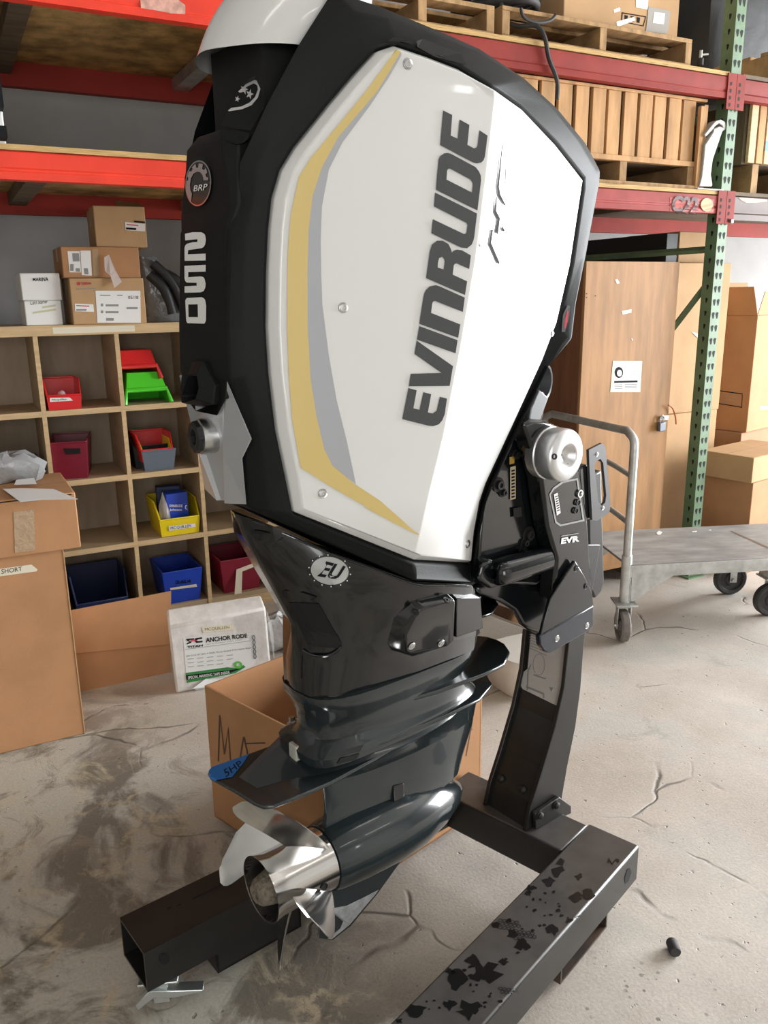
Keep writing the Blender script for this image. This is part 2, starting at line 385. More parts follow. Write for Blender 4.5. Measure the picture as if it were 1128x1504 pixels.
struct(boxes('wall_rear', [((WX0, WY0-0.15, 0), (-3.0, WY0, WH)), ((0.6, WY0-0.15, 0), (4.14, WY0, WH)), ((4.52, WY0-0.15, 0), (WX1, WY0, WH)), ((4.14, WY0-0.15, 0), (4.52, WY0, 3.52)), ((4.14, WY0-0.15, 4.30), (4.52, WY0, WH)), ((-3.0, WY0-0.15, 3.5), (0.6, WY0, WH))], M_WALLD))
struct(box('ceiling', (WX0, WY0, WH), (12, WY1, WH+0.1), M_CEIL))
# fluorescent strip lights hung from the ceiling (their reflections show in the white cowl)
M_TUBE = mat('tube_light', (1.0, 0.97, 0.90), 0.4, emit=9.0)
k = 0
for (x, y) in ((-2.4, -2.6), (-0.2, -2.6), (-2.4, 0.2), (-0.2, 0.2), (2.4, -2.6), (4.6, -2.6), (2.6, 0.6), (4.8, 0.6)):
    nm = ['far left rear', 'left rear', 'far left', 'left', 'right rear', 'far right rear', 'right', 'far right'][k]; k += 1
    t = thing('strip_light', 'white fluorescent strip light under the ceiling, ' + nm + ' of the camera', 'ceiling light', (x, y, 4.7), 0.0, 'ceiling strip lights')
    box('housing', (-0.75, -0.10, 0.0), (0.75, 0.10, 0.06), M_WPRINT, t, 0.008)
    for s in (-0.045, 0.045): cyl('tube', (-0.7, s, -0.02), (0.7, s, -0.02), 0.016, M_TUBE, t, 12)
    for s in (-0.6, 0.6): cyl('hanger', (s, 0, 0.06), (s, 0, 0.5), 0.004, M_GALV, t, 6)

# tall window high in the rear wall; its two panes glint in the white cowl
M_SKYP = mat('bright_window_pane', (0.95, 0.97, 1.0), 0.1, emit=16.0)
wn = struct(boxes('window_1', [((4.14, WY0-0.12, 3.52), (4.17, WY0-0.02, 4.3)), ((4.49, WY0-0.12, 3.52), (4.52, WY0-0.02, 4.3)), ((4.31, WY0-0.12, 3.52), (4.36, WY0-0.02, 4.3)), ((4.17, WY0-0.12, 3.52), (4.49, WY0-0.02, 3.55)), ((4.17, WY0-0.12, 4.27), (4.49, WY0-0.02, 4.3))], M_WPRINT))
for x0, x1 in ((4.17, 4.31), (4.36, 4.49)): box('window_pane', (x0, WY0-0.08, 3.55), (x1, WY0-0.075, 4.27), M_SKYP, wn)
# ================================================================== the outboard motor
TH = radians(11.2); MO = Vector((0.458, 1.468, 0.0))
MX = Vector((cos(TH), sin(TH), 0)); MY = Vector((-sin(TH), cos(TH), 0))
def mloc(p): v = p - MO; return Vector((v.dot(MX), v.dot(MY), v.z))
def mw(p): return MO + MX*p[0] + MY*p[1] + Vector((0, 0, p[2]))
def ma(px, py, y): return mloc(at_pl(px, py, MO + MY*y, MY))            # pixel on the plane at side distance y
def mx(px, py, x): return mloc(at_pl(px, py, MO + MX*x, MX))            # pixel on the plane at fore-aft distance x
def mz(px, py, z): return mloc(at_z(px, py, z))
def flip(p): return Vector((p[0], -p[1], p[2]))
motor = thing('outboard_motor', 'large white and black outboard motor hung on the black stand', 'outboard motor', MO, TH)

# white side panel: two big facets meeting in a slanting crease
PA_n = Vector((0.31, 1.0, 0)).normalized(); PA_p = Vector((0.015, -0.14, 1.5))
def mA(px, py, lift=0.0):
    n = MX*PA_n.x + MY*PA_n.y; return mloc(at_pl(px, py, mw(PA_p) - n*lift, n))
C1 = mA(725, 155); C2 = mA(610, 793); TP = ma(862, 264, -0.165)
PB_n = (C2-C1).cross(TP-C1).normalized()
if PB_n.y < 0: PB_n = -PB_n
def mB(px, py, lift=0.0):
    n = MX*PB_n.x + MY*PB_n.y + Vector((0, 0, PB_n.z)); return mloc(at_pl(px, py, mw(C1) - n*lift, n))
# perimeter pixels of the panel, clockwise from the top; True = forward facet
PE = [((587, 64), 0), ((635, 80), 0), ((681, 98), 0), ((729, 127), 1), ((771, 157), 1), ((819, 208), 1), ((861, 262), 1), ((860, 276), 1), ((843, 389), 1), ((832, 437), 1),
      ((823, 476), 1), ((802, 531), 1), ((756, 632), 1), ((719, 712), 1), ((710, 738), 1), ((702, 782), 1), ((695, 829), 1), ((616, 825), 1), ((439, 754), 0), ((429, 700), 0),
      ((415, 633), 0), ((405, 548), 0), ((401, 481), 0), ((402, 400), 0), ((405, 337), 0), ((410, 290), 0), ((422, 249), 0), ((442, 216), 0), ((493, 152), 0), ((530, 108), 0), ((563, 72), 0)]
def inset(i, d):
    n = len(PE); c = Vector((600, 430)); p = Vector(PE[i][0]); a = Vector(PE[i-1][0]); b = Vector(PE[(i+1) % n][0])
    t = (b-a).normalized(); nn = Vector((-t.y, t.x))
    return p + nn*d
pe3 = [(mB if s else mA)(*p) for p, s in PE]
rim = []
for i, (p, s) in enumerate(PE):
    q = inset(i, 9 if (i < 3 or i > 16) else 6); rim.append((mB if s else mA)(q.x, q.y, 0.0))
edge = [v + Vector((0, 0.016, 0)) for v in pe3]        # outer rim drops back a little: rounded edge
back = [v + Vector((0, 0.034, 0)) for v in pe3]
n = len(PE)
itop = 3; ibot = 17
V = rim + edge + back; Fs = []
for i in range(n):
    j = (i+1) % n; Fs += [(i, j, j+n, i+n), (i+n, j+n, j+2*n, i+2*n)]
# the crease between the facets is bowed a little
CR = [(726, 146), (722, 180), (713, 260), (698, 380), (676, 510), (651, 640), (630, 725), (610, 812)]
cr0 = len(V); V += [mA(*p) for p in CR]; NC = len(CR)
pix = {i: Vector((*inset(i, 9 if (i < 3 or i > 16) else 6), 0)) for i in range(n)}
for k_, p in enumerate(CR): pix[cr0+k_] = Vector((p[0], p[1], 0))
lpB = [cr0] + list(range(itop, ibot)) + [cr0+k_ for k_ in range(NC-1, 0, -1)]
lpA = [cr0+k_ for k_ in range(NC)] + list(range(ibot, n)) + list(range(0, itop))
for lp_ in (lpA, lpB):
    for t_ in tessellate_polygon([[pix[i] for i in lp_]]): Fs.append(tuple(lp_[i] for i in t_))
Fs += [(itop-1, cr0, itop), (ibot-1, cr0+NC-1, ibot)]
Fs = [f for f in Fs]
def panel(name, sgn):
    vv = [v if sgn > 0 else flip(v) for v in V]
    return mesh(name, vv, Fs, M_WHITE, motor, bevel=0.004, seg=3, angle=0.16)
pan = panel('side_panel', 1); pan['label'] = 'glossy white side panel with gold and grey stripes'
panel('side_panel', -1)

# dark cowl frame around it
OE = [((556, 8), -0.15), ((650, 47), -0.145), ((705, 72), -0.14), ((771, 116), -0.135), ((819, 160), -0.13), ((861, 211), -0.125), ((882, 250), -0.125), ((881, 268), -0.125), ((861, 377), -0.13), ((847, 446), -0.135),
      ((841, 498), -0.14), ((808, 536), -0.15), ((760, 634), -0.17), ((722, 716), -0.18), ((713, 742), -0.18), ((705, 784), -0.185), ((695, 857), -0.170), ((609, 853), -0.185), ((364, 746), -0.078), ((362, 690), -0.075),
      ((360, 640), -0.078), ((336, 555), -0.095), ((333, 481), -0.092), ((335, 400), -0.092), ((337, 337), -0.092), ((351, 296), -0.095), ((352, 240), -0.10), ((369, 204), -0.11), ((391, 156), -0.125), ((440, 64), -0.145), ((496, -12), -0.15)]
oe3 = [ma(p[0], p[1], y) for p, y in OE]
rec = [v + Vector((0, 0.028, 0)) for v in pe3]
lip = []
for i in range(n):
    q = inset(i, -5); s = PE[i][1]; lip.append(((mB if s else mA)(q.x, q.y)) + Vector((0, 0.012, 0)))
mid = []
for i in range(n):
    a, b = lip[i], oe3[i]; m_ = a.lerp(b, 0.62); m_.y = a.y*0.55 + b.y*0.45; mid.append(m_)
V2 = rec + lip + mid + oe3; F2 = []
for r in range(3):
    for i in range(n):
        j = (i+1) % n; F2.append((r*n+i, r*n+j, (r+1)*n+j, (r+1)*n+i))
N1 = len(V2)
V2 += [flip(v) for v in V2]
F2 += [tuple(i+N1 for i in f) for f in F2]
o = 3*n
for i in list(range(0, 11)) + [16, 17] + list(range(18, 24)):      # close across from starboard to port: top, nose, underside, back
    j = (i+1) % n; F2.append((o+i, o+j, o+j+N1, o+i+N1))
F2.append((o+30, o+0, o+0+N1, o+30+N1))
frame = mesh('cowl_frame', V2, F2, M_CHAR, motor, bevel=0.006, seg=2, angle=0.30); frame['label'] = 'charcoal grey textured cowl frame'
# slot in the frame above the panel
sl = bvh_of(frame)
px_decal('grab_slot', [[(611, 62), (620, 59), (676, 80), (684, 97), (640, 82), (612, 71)]], sl, M_VOID, motor, 0.0025)
px_decal('slot_end', [[(568, 62), (577, 56), (604, 60), (606, 66), (588, 63), (572, 68)]], sl, M_VOID, motor, 0.0025)
# dark block that fills the cowl: keeps it opaque from every side
inner = [ma(p[0], p[1], -0.10) for p in ((480, 120), (700, 130), (800, 220), (790, 330), (770, 480), (735, 600), (690, 700), (675, 770), (600, 800), (460, 720), (430, 500), (440, 300))]
loft('engine_block', [inner, [flip(v) for v in inner]], M_VOID, motor, smooth=False)

# stripes and lettering on the panel
pb = bvh_of(pan)
def zc(pts, ox, oy, s): return [(ox + x/s, oy + y/s) for x, y in pts]
gold = zc([(1030, 195), (1050, 200), (985, 310), (930, 400), (760, 600), (690, 730), (650, 850), (632, 1000), (627, 1187)], 240, 0, 2.968) + \
       zc([(628, 300), (640, 520), (665, 680), (700, 830), (735, 900), (830, 980), (945, 1055), (1092, 1187)], 240, 380, 2.968) + zc([(765, 118), (740, 112), (545, 10)], 320, 740, 2.564) + \
       zc([(900, 1090), (740, 1000), (597, 910), (560, 700), (545, 500), (538, 300), (540, 0)], 240, 380, 2.968) + zc([(545, 1050), (555, 930), (590, 770), (640, 690), (740, 570), (880, 400), (960, 290)], 240, 0, 2.968)
grey = zc([(1050, 200), (1052, 215), (980, 340), (900, 460), (780, 620), (720, 740), (690, 900), (685, 1050), (687, 1187)], 240, 0, 2.968) + zc([(692, 200), (720, 420), (755, 620), (800, 800), (838, 982), (735, 900), (700, 830), (665, 680), (640, 520), (628, 300)], 240, 380, 2.968) + \
       zc([(627, 1187), (632, 1000), (650, 850), (690, 730), (760, 600), (930, 400), (985, 310)], 240, 0, 2.968)
px_decal('gold_stripe', [gold], pb, M_GOLD, pan, 0.0014, 2)
px_decal('grey_stripe', [grey], pb, M_GREYP, pan, 0.0012, 2)
Z1 = lambda p: (570+p[0]/6.0176, 150+p[1]/6.0176)
Z2 = lambda p: (570+p[0]/5.785, 380+p[1]/5.785)
LET = [
 ('letter_e', [[Z2(p) for p in [(170, 1098), (240, 1117), (212, 1270), (265, 1283), (297, 1133), (363, 1150), (335, 1305), (375, 1315), (410, 1290), (437, 1172), (497, 1188), (478, 1320), (458, 1370), (430, 1405), (380, 1422), (340, 1418), (118, 1362)]]]),
 ('letter_v', [[Z2(p) for p in [(240, 695), (548, 912), (520, 1080), (173, 1083), (190, 977), (452, 970), (222, 808)]]]),
 ('letter_i', [[Z2(p) for p in [(262, 572), (587, 692), (570, 803), (243, 687)]]]),
 ('letter_n', [[Z2(p) for p in [(262, 553), (297, 330), (305, 295), (320, 265), (350, 235), (400, 225), (430, 233), (648, 330), (632, 452), (395, 358), (378, 365), (372, 380), (362, 460), (610, 558), (592, 672)]]]),
 ('letter_r', [[Z2((320, 165)), Z2((650, 308)), Z2((668, 192)), Z2((545, 135)), Z2((555, 55)), Z2((565, 43)), Z2((580, 40)), Z1((713, 1475)), Z1((728, 1355)), Z1((650, 1310)), Z1((605, 1303)), Z1((578, 1312)), Z1((560, 1330)), Z1((550, 1295)), Z1((530, 1255)), Z1((480, 1225)), Z1((430, 1225)), Z1((385, 1260)), Z1((365, 1320))],
   [Z2((418, 75)), Z1((437, 1420)), Z1((447, 1380)), Z1((475, 1366)), Z1((495, 1390)), Z1((498, 1410)), Z2((470, 92))]]),
 ('letter_u', [[Z1(p) for p in [(412, 800), (782, 985), (758, 1190), (750, 1225), (735, 1260), (695, 1292), (640, 1285), (380, 1160), (392, 1035), (665, 1165), (680, 1165), (690, 1150), (698, 1085), (690, 1068), (402, 922)]]]),
 ('letter_d', [[Z1(p) for p in [(443, 510), (455, 480), (490, 455), (520, 450), (550, 457), (770, 575), (800, 615), (815, 650), (818, 690), (786, 958), (420, 775), (430, 640)]], [Z1(p) for p in [(518, 605), (530, 588), (550, 590), (725, 685), (742, 710), (745, 730), (738, 800), (512, 685)]]]),
 ('letter_e', [[Z1(p) for p in [(483, 75), (563, 115), (550, 297), (612, 325), (628, 155), (715, 203), (697, 378), (755, 410), (778, 402), (787, 385), (803, 250), (875, 297), (852, 480), (840, 515), (820, 535), (780, 542), (745, 533), (457, 380)]]]),
]
for nm, lp in LET: px_decal(nm, lp, pb, M_DKPRINT, pan, 0.0018)
Z8 = lambda p: (690+p[0]/7.52, 200+p[1]/7.52)
for nm, lp, m_ in (('emblem_stroke', [(345, 75), (355, 75), (312, 560), (328, 645), (375, 740), (388, 772), (365, 760), (305, 660), (290, 560)], M_INK), ('emblem_stroke', [(388, 310), (415, 370), (408, 530), (390, 530), (396, 380)], M_GREYP),
                  ('emblem_stroke', [(278, 670), (291, 672), (281, 825), (323, 905), (300, 1095), (273, 1055), (297, 920), (256, 835)], M_INK), ('emblem_stroke', [(226, 1030), (246, 1035), (226, 1180), (322, 1400), (298, 1414), (201, 1195)], M_INK),
                  ('emblem_stroke', [(352, 985), (376, 1045), (355, 1056), (341, 1020)], M_INK), ('red_mark', [(98, 1150), (110, 1150), (117, 1195), (138, 1160), (151, 1150), (130, 1235), (105, 1215)], M_RED),
                  ('pink_line', [(124, 960), (129, 960), (110, 1150), (104, 1150)], M_GREYP), ('pink_line', [(151, 970), (156, 970), (136, 1150), (130, 1150)], M_GREYP)):
    px_decal(nm, [[Z8(p) for p in lp]], pb, m_, pan, 0.0022)
def screw(px, py, bv, r=0.0085, par=None, m_=None):
    d = ray(px, py).normalized(); h = bv.ray_cast(CAM, d)
    if h[0] is None: print('screw missed', px, py); return
    nn = h[1] if h[1].dot(d) < 0 else -h[1]
    Minv = wmat(par or motor).inverted(); p = Minv @ h[0]; nl = Minv.to_3x3() @ nn
    s = lathe('screw', [(0.0004, r*1.6), (0.0012, r*1.5), (0.0006, r*1.15), (0.0024, r*1.05), (0.0026, r*0.5), (0.0008, r*0.45), (0.0008, 0.0)], p, nl, m_ or M_BRUSH, par or motor, 16)
    return s
for p in ((599, 94), (504, 452), (474, 725), (687, 799), (856, 280), (811, 490)): screw(*p, pb, 0.0058 if p[0] < 800 else 0.004, pan)

# rear spine with badge and numbers
def symx(pl, pr):
    lo, hi = 0.0, 0.3
    for _ in range(40):
        m_ = (lo+hi)/2
        if ma(pl[0], pl[1], m_).x < ma(pr[0], pr[1], -m_).x: lo = m_
        else: hi = m_
    return ma(pr[0], pr[1], -m_)
SP = [((291, 177), (321, 190), (350, 196)), ((273, 205), (324, 206), (350, 214)), ((271, 236), (329, 237), (350, 240)), ((265, 298), (339, 301), (351, 299)), ((266, 336), (327, 338), (337, 338)), ((267, 400), (327, 400), (335, 400)), ((270, 488), (327, 488), (333, 488)), ((277, 530), (328, 540), (335, 545)), ((287, 596), (319, 612), (330, 585))]
rings = []
for l, r_, c in SP:
    a = symx(l, r_); b = ma(c[0], c[1], min(a.y-0.012, -0.088)); b2 = Vector((max(b.x+0.05, 0.04), b.y, b.z))
    rings.append([b2, b, a, flip(a), flip(b), flip(b2)])
spine = loft('rear_spine', rings, M_CHAR, motor, close_ring=True, smooth=False, bevel=0.003); spine['label'] = 'charcoal rear spine carrying the badge and the number 250'
# ledge on top of the spine
lg = [ma(*p) for p in ((322, 190, -0.05), (351, 191, -0.088), (367, 195, -0.105), (366, 203, -0.105), (357, 210, -0.10), (347, 212, -0.09), (326, 206, -0.06))]
prism('spine_ledge', lg, (0.012, 0.02, 0.0), M_CHAR, motor, bevel=0.002)
sb = bvh_of(spine)
Z3 = lambda p: (255+p[0]/9.4, 160+p[1]/9.4)
Z4 = lambda p: (255+p[0]/6.836, 320+p[1]/6.836)
px_decal('badge_recess', [ell(291.5, 265, 19.5, 37, 36, 0.05)], sb, M_VOID, spine, 0.0008)
px_decal('badge_rim', [ell(293.6, 269.5, 19.0, 33.8, 36, 0.06), ell(293.6, 269.5, 17.6, 31.6, 36, 0.06)], sb, M_CHROME, spine, 0.0032)
px_decal('badge_disc', [ell(293.6, 269.5, 17.8, 31.8, 36, 0.06)], sb, M_BLACK, spine, 0.0024)
px_decal('badge_gear', [[Z3(p) for p in [(265, 1280), (230, 1230), (205, 1150), (200, 1050), (205, 1000), (225, 990), (228, 955), (213, 935), (225, 895), (245, 860), (270, 870), (288, 830), (275, 810), (325, 760), (342, 820), (362, 812), (375, 755), (430, 765), (418, 828), (440, 850), (470, 820), (490, 880), (465, 910), (475, 940), (505, 955), (500, 990), (440, 990), (425, 920), (390, 875), (350, 870), (300, 895), (265, 960), (250, 1050), (255, 1120), (278, 1170)]]], sb, M_ALU, spine, 0.0034)
txt_decal('badge_letters', 'BRP', [Z3((300, 1142)), Z3((478, 1122)), Z3((500, 1032)), Z3((312, 1062))], sb, M_WPRINT, spine, 0.0036, bold=0.008)
for nm, lp in (('number_two', [[(122, 162), (200, 147), (285, 147), (310, 157), (325, 175), (333, 220), (325, 270), (310, 293), (290, 305), (200, 318), (155, 325), (150, 367), (330, 360), (330, 428), (118, 432), (118, 300), (125, 280), (140, 262), (200, 245), (247, 243), (247, 215), (125, 228)]]),
               ('number_five', [[(117, 483), (330, 472), (330, 540), (155, 545), (155, 597), (280, 588), (305, 595), (318, 610), (330, 660), (327, 700), (310, 735), (280, 748), (118, 752), (118, 688), (240, 682), (240, 652), (140, 650), (125, 635), (118, 610)]]),
               ('number_zero', [[(125, 830), (140, 805), (290, 797), (312, 808), (325, 825), (335, 880), (333, 1030), (320, 1060), (290, 1070), (165, 1065), (145, 1055), (135, 1035)], [(155, 870), (250, 868), (253, 997), (158, 997)]])):
    px_decal(nm, [[Z4(p) for p in l] for l in lp], sb, M_WPRINT, spine, 0.0016)
px_decal('letter_o', [[Z4(p) for p in [(212, 1195), (350, 1190), (362, 1315), (203, 1315)]], [Z4(p) for p in [(255, 1228), (310, 1228), (312, 1285), (258, 1285)]]], sb, M_RED, spine, 0.0016)
px_decal('letter_h', [[Z4(p) for p in [(150, 1190), (163, 1190), (165, 1235), (188, 1235), (190, 1190), (203, 1190), (200, 1312), (188, 1312), (188, 1260), (167, 1262), (168, 1312), (155, 1312)]]], sb, mat('dull_red_print', (0.25, 0.03, 0.05), 0.5), spine, 0.0016)

# hood of the exhaust outlet
hx = spine.data.vertices[0].co.x
hd_o = [ma(*p) for p in ((275, 552, 0.012), (288, 552, -0.022), (291, 570, -0.026), (286, 586, -0.022), (266, 592, 0.02), (265, 582, 0.026))]
hd_i = [v + Vector((0.05, 0, 0)) for v in hd_o]
hb = [ma(*p) for p in ((284, 530, 0.03), (297, 530, -0.02), (316, 566, -0.052), (313, 595, -0.05), (289, 596, 0.03), (280, 560, 0.05))]
loft('exhaust_hood', [hd_i, hd_o, [v.lerp(w, 0.35)*1.0 for v, w in zip(hd_o, hb)], hb, [v + Vector((0.06, 0, 0)) for v in hb]], M_CHAR, motor, smooth=False, caps=False, bevel=0.002)
mesh('exhaust_opening', hd_i, [tuple(range(6))], M_VOID, motor)
# lower dark wedge, silver trim and round outlet
SR = [((286, 596), (318, 606), (328, 571)), ((294, 640), (326, 640), (330, 620)), ((300, 662), (329, 668), (331, 668)), ((316, 713), (331, 716), (333, 716)), ((322, 729), (333, 738), (338, 740))]
rings = []
for l, r_, c in SR:
    a = symx(l, r_); b = ma(c[0], c[1], a.y-0.012); b2 = b + Vector((0.05, -0.004, 0)); rings.append([b2, b, a, flip(a), flip(b), flip(b2)])
trim = loft('silver_trim', rings, M_SILVER, motor, smooth=False, bevel=0.004); trim['label'] = 'satin silver lower rear trim'
fbv = bvh_of(frame); tbv = bvh_of(trim)
def on(bv, p, lift):
    d = ray(*p).normalized(); h = bv.ray_cast(CAM, d)
    if h[0] is None: h = bv.find_nearest(CAM + d*1.75)
    nn = h[1] if h[1].dot(d) < 0 else -h[1]; nl = Vector((nn.dot(MX), nn.dot(MY), nn.z)); return mloc(h[0]) + nl*lift
sp_ = [on(tbv, (327, 566), 0.004), on(fbv, (337, 559), 0.005), on(fbv, (372.5, 644), 0.006), on(fbv, (360, 673), 0.006), on(fbv, (364, 741), 0.006), on(tbv, (345, 741), 0.004), on(tbv, (333, 737), 0.004), on(tbv, (331, 668), 0.004)]
for s in (1, -1): prism('silver_side_plate', [v if s > 0 else flip(v) for v in sp_], (0.012, 0.02*s, 0), M_SILVER, motor, bevel=0.002)
oc = ma(307, 640, 0.0)
lathe('outlet_ring', [(0.035, 0.030), (-0.012, 0.033), (-0.020, 0.032), (-0.022, 0.026), (-0.018, 0.024), (0.02, 0.022)], oc, (1, -0.10, 0.0), M_BRUSH, motor, 28)
lathe('outlet_grommet', [(-0.0195, 0.0305), (-0.030, 0.029), (-0.032, 0.022), (-0.030, 0.015), (0.01, 0.013), (0.01, 0.0)], oc, (1, -0.10, 0.0), M_BLKMAT, motor, 8, smooth=False)

# white top cover and the intake under it
def top_row(a, b):
    return [Vector((a.x+0.10, a.y, a.z)), a, b, flip(b), flip(a), Vector((a.x+0.10, -a.y, a.z))]
rw = []
for sd, rr_, in (((441, 63, -0.135), (331, 69, -0.055)), ((462, 30, -0.138), (345, 30, -0.058)), ((487, -6, -0.138), (366, -8, -0.062)), ((520, -52, -0.13), (405, -55, -0.07)), ((560, -80, -0.09), (470, -84, -0.06))):
    a = ma(*sd); b = ma(*rr_); m1 = a.lerp(b, 0.55) + Vector((-0.008, -0.012, 0)); m2 = Vector((b.x-0.02, 0, b.z + 0.004))
    rw.append([Vector((0.30, a.y*0.9, a.z+0.01)), a, m1, b, m2, flip(b), flip(m1), flip(a), Vector((0.30, -a.y*0.9, a.z+0.01))])
rw.append([Vector((0.28, v.y*0.05, v.z+0.012)) for v in rw[-1]])
topc = loft('top_cover', rw, M_WHITE, motor, smooth=True, sub=2, caps=False); topc['label'] = 'glossy white top cover over the air intake'
ci = [ma(*p) for p in ((331, 70, -0.05), (440, 65, -0.128), (392, 156, -0.115), (368, 200, -0.10), (340, 200, -0.08), (310, 180, -0.03))]
iv = [Vector((v.x+0.07, v.y, v.z)) for v in ci]
box('intake_core', (0.045, -0.085, 1.78), (0.30, 0.085, 2.02), M_VOID, motor)
pl_ = mesh('intake_plate', [ma(*p) for p in ((324, 184, -0.052), (351, 128, -0.045), (372, 112, -0.06), (394, 106, -0.075), (388, 158, -0.095), (368, 192, -0.09))], [(0, 1, 2, 3, 4, 5)], M_CHAR, motor)
lb = bvh_of(pl_)
px_decal('round_sticker', [[(335, 163), (340, 150), (350, 135), (362, 124), (374, 118), (381, 120), (383, 130), (379, 144), (370, 155), (356, 161), (337, 164)], [(340, 159), (344, 150), (353, 137), (363, 128), (373, 123), (378, 126), (379, 132), (375, 143), (367, 151), (355, 157)]], lb, M_INKG if False else M_ALU, pl_, 0.001)
def star(cx, cy, r, ry):
    return [(cx + (r if k % 2 == 0 else r*0.42)*sin(pi*k/5+0.3), cy - (ry if k % 2 == 0 else ry*0.42)*cos(pi*k/5+0.3)) for k in range(10)]
for s_ in (star(359, 132, 6, 8), star(367, 139, 6, 8), star(349, 146, 4, 5)): px_decal('star', [s_], lb, M_ALU, pl_, 0.0012)
# dark label on the front edge of the frame
fb = bvh_of(frame)
px_decal('nose_label', [[(826, 462), (833, 448), (837, 450), (835, 468), (829, 488), (824, 488)]], fb, M_BLKMAT, frame, 0.002)
px_decal('nose_label_print', [[(828.5, 470), (832.5, 456), (834, 457), (832.5, 470), (829.5, 482), (827.5, 482)]], fb, M_RED, frame, 0.0026)

# ---------------------------------------------------------------- lower cowl (mid cover)
def mrow(pts): return [ma(*p) for p in pts]
rows = [mrow([(353, 757, -0.012), (400, 772, -0.080), (484, 811, -0.120), (609, 855, -0.174), (692, 859, -0.160), (697, 866, -0.145)]),
        mrow([(365, 790, -0.012), (405, 806, -0.080), (484, 842, -0.128), (609, 880, -0.170), (694, 884, -0.157), (699, 886, -0.140)]),
        mrow([(401, 855, -0.012), (430, 862, -0.072), (492, 880, -0.130), (609, 912, -0.152), (697, 910, -0.142), (702, 912, -0.125)]),
        mrow([(436, 920, -0.012), (458, 926, -0.055), (505, 935, -0.105), (609, 950, -0.130), (699, 935, -0.125), (705, 930, -0.108)])]
bz = [mz(436, 1000, 0.80), mz(462, 1006, 0.80), mz(494, 1009, 0.80), mz(560, 998, 0.80), mz(698, 956, 0.80), mz(706, 951, 0.80)]
for v, yy in zip(bz, (0.0, 0, 0, 0, 0, 0)): pass
def ringc(z, xa, xf, w, n=28, pa=2.6, pf=2.6, tap=0.0):
    out = []
    xc = (xa+xf)/2; hl = (xf-xa)/2
    for k in range(n):
        a = 2*pi*k/n; c, s = cos(a), sin(a); p = pf if c > 0 else pa
        X = math.copysign(abs(c)**(2/p), c); Y = math.copysign(abs(s)**(2/p), s)
        ww = w*(1 - tap*max(0, X)**2)
        out.append(Vector((xc + hl*X, ww*Y, z)))
    return out
half = []
for r_ in rows: half.append([Vector((r_[0].x-0.006, 0, r_[0].z+0.002))] + r_ + [Vector((r_[-1].x, 0, r_[-1].z))])
half.append([Vector((0.105, 0, 0.865)), Vector((0.112, -0.05, 0.865)), Vector((0.15, -0.09, 0.865)), Vector((0.24, -0.112, 0.862)), Vector((0.36, -0.118, 0.86)), Vector((0.53, -0.112, 0.86)), Vector((0.56, -0.095, 0.86)), Vector((0.56, 0, 0.86))])
half.append([Vector((0.105, 0, 0.80)), Vector((0.112, -0.05, 0.80)), Vector((0.15, -0.085, 0.80)), Vector((0.24, -0.10, 0.80)), Vector((0.36, -0.108, 0.80)), Vector((0.53, -0.108, 0.80)), Vector((0.56, -0.09, 0.80)), Vector((0.56, 0, 0.80))])
TRI = True
lower = loft('lower_cowl', half, M_BLACK, motor, close_ring=False, caps=False, smooth=True, mirror=True, bevel=0.0); TRI = False; lower['label'] = 'glossy black lower cowl'
mesh('lower_cowl_top', [half[0][i] for i in range(8)] + [flip(v) for v in half[0]], [(i, i+1, i+9, i+8) for i in range(7)], M_BLKMAT, motor)
wb = bvh_of(lower)
for q in ([(370, 781), (374, 778), (395, 782), (416, 790), (408, 794), (376, 793)], [(414, 868), (420, 866), (445, 869), (466, 876), (460, 881), (418, 878)]): px_decal('vent_slot', [q], wb, M_VOID, lower, 0.002)
px_decal('rear_recess', [[(424, 884), (468, 886), (502, 944), (500, 952), (470, 950), (452, 946), (440, 920)]], wb, M_VOID, lower, 0.0015, 3)
px_decal('eu_sticker_edge', [ell(484, 838, 31, 22, 36, 0.18)], wb, M_BLKMAT, lower, 0.0012, 2)
px_decal('eu_sticker', [ell(484, 838, 27.5, 20, 36, 0.18)], wb, mat('sticker_grey', (0.40, 0.41, 0.40), 0.5), lower, 0.0022, 2)
for k in range(14):
    p = ell(484, 838, 30.5, 22.5, 14, 0.18)[k]; px_decal('sticker_dot', [ell(p[0], p[1], 1.0, 1.0, 6)], wb, M_WPRINT, lower, 0.0024)
txt_decal('eu_letters', 'EU', [(466, 845), (500, 852), (507, 832), (474, 823)], wb, M_INK, lower, 0.0032, bold=0.03, shear=0.25)
px_decal('cover_seam', [[(443, 962), (444.5, 962), (443.5, 996), (442, 996)]], wb, M_VOID, lower, 0.0012, 2)
tube('cover_lip', [on(wb, p, 0.0015) for p in ((372, 765), (420, 785), (484, 813), (545, 835), (609, 857), (650, 859), (688, 861))], 0.0024, M_BLACK, lower, 8, 4)
tube('recess_ledge', [on(wb, p, 0.002) for p in ((446, 954), (462, 962), (482, 962), (496, 955), (501, 948))], 0.003, M_BLACK, lower, 8, 5)
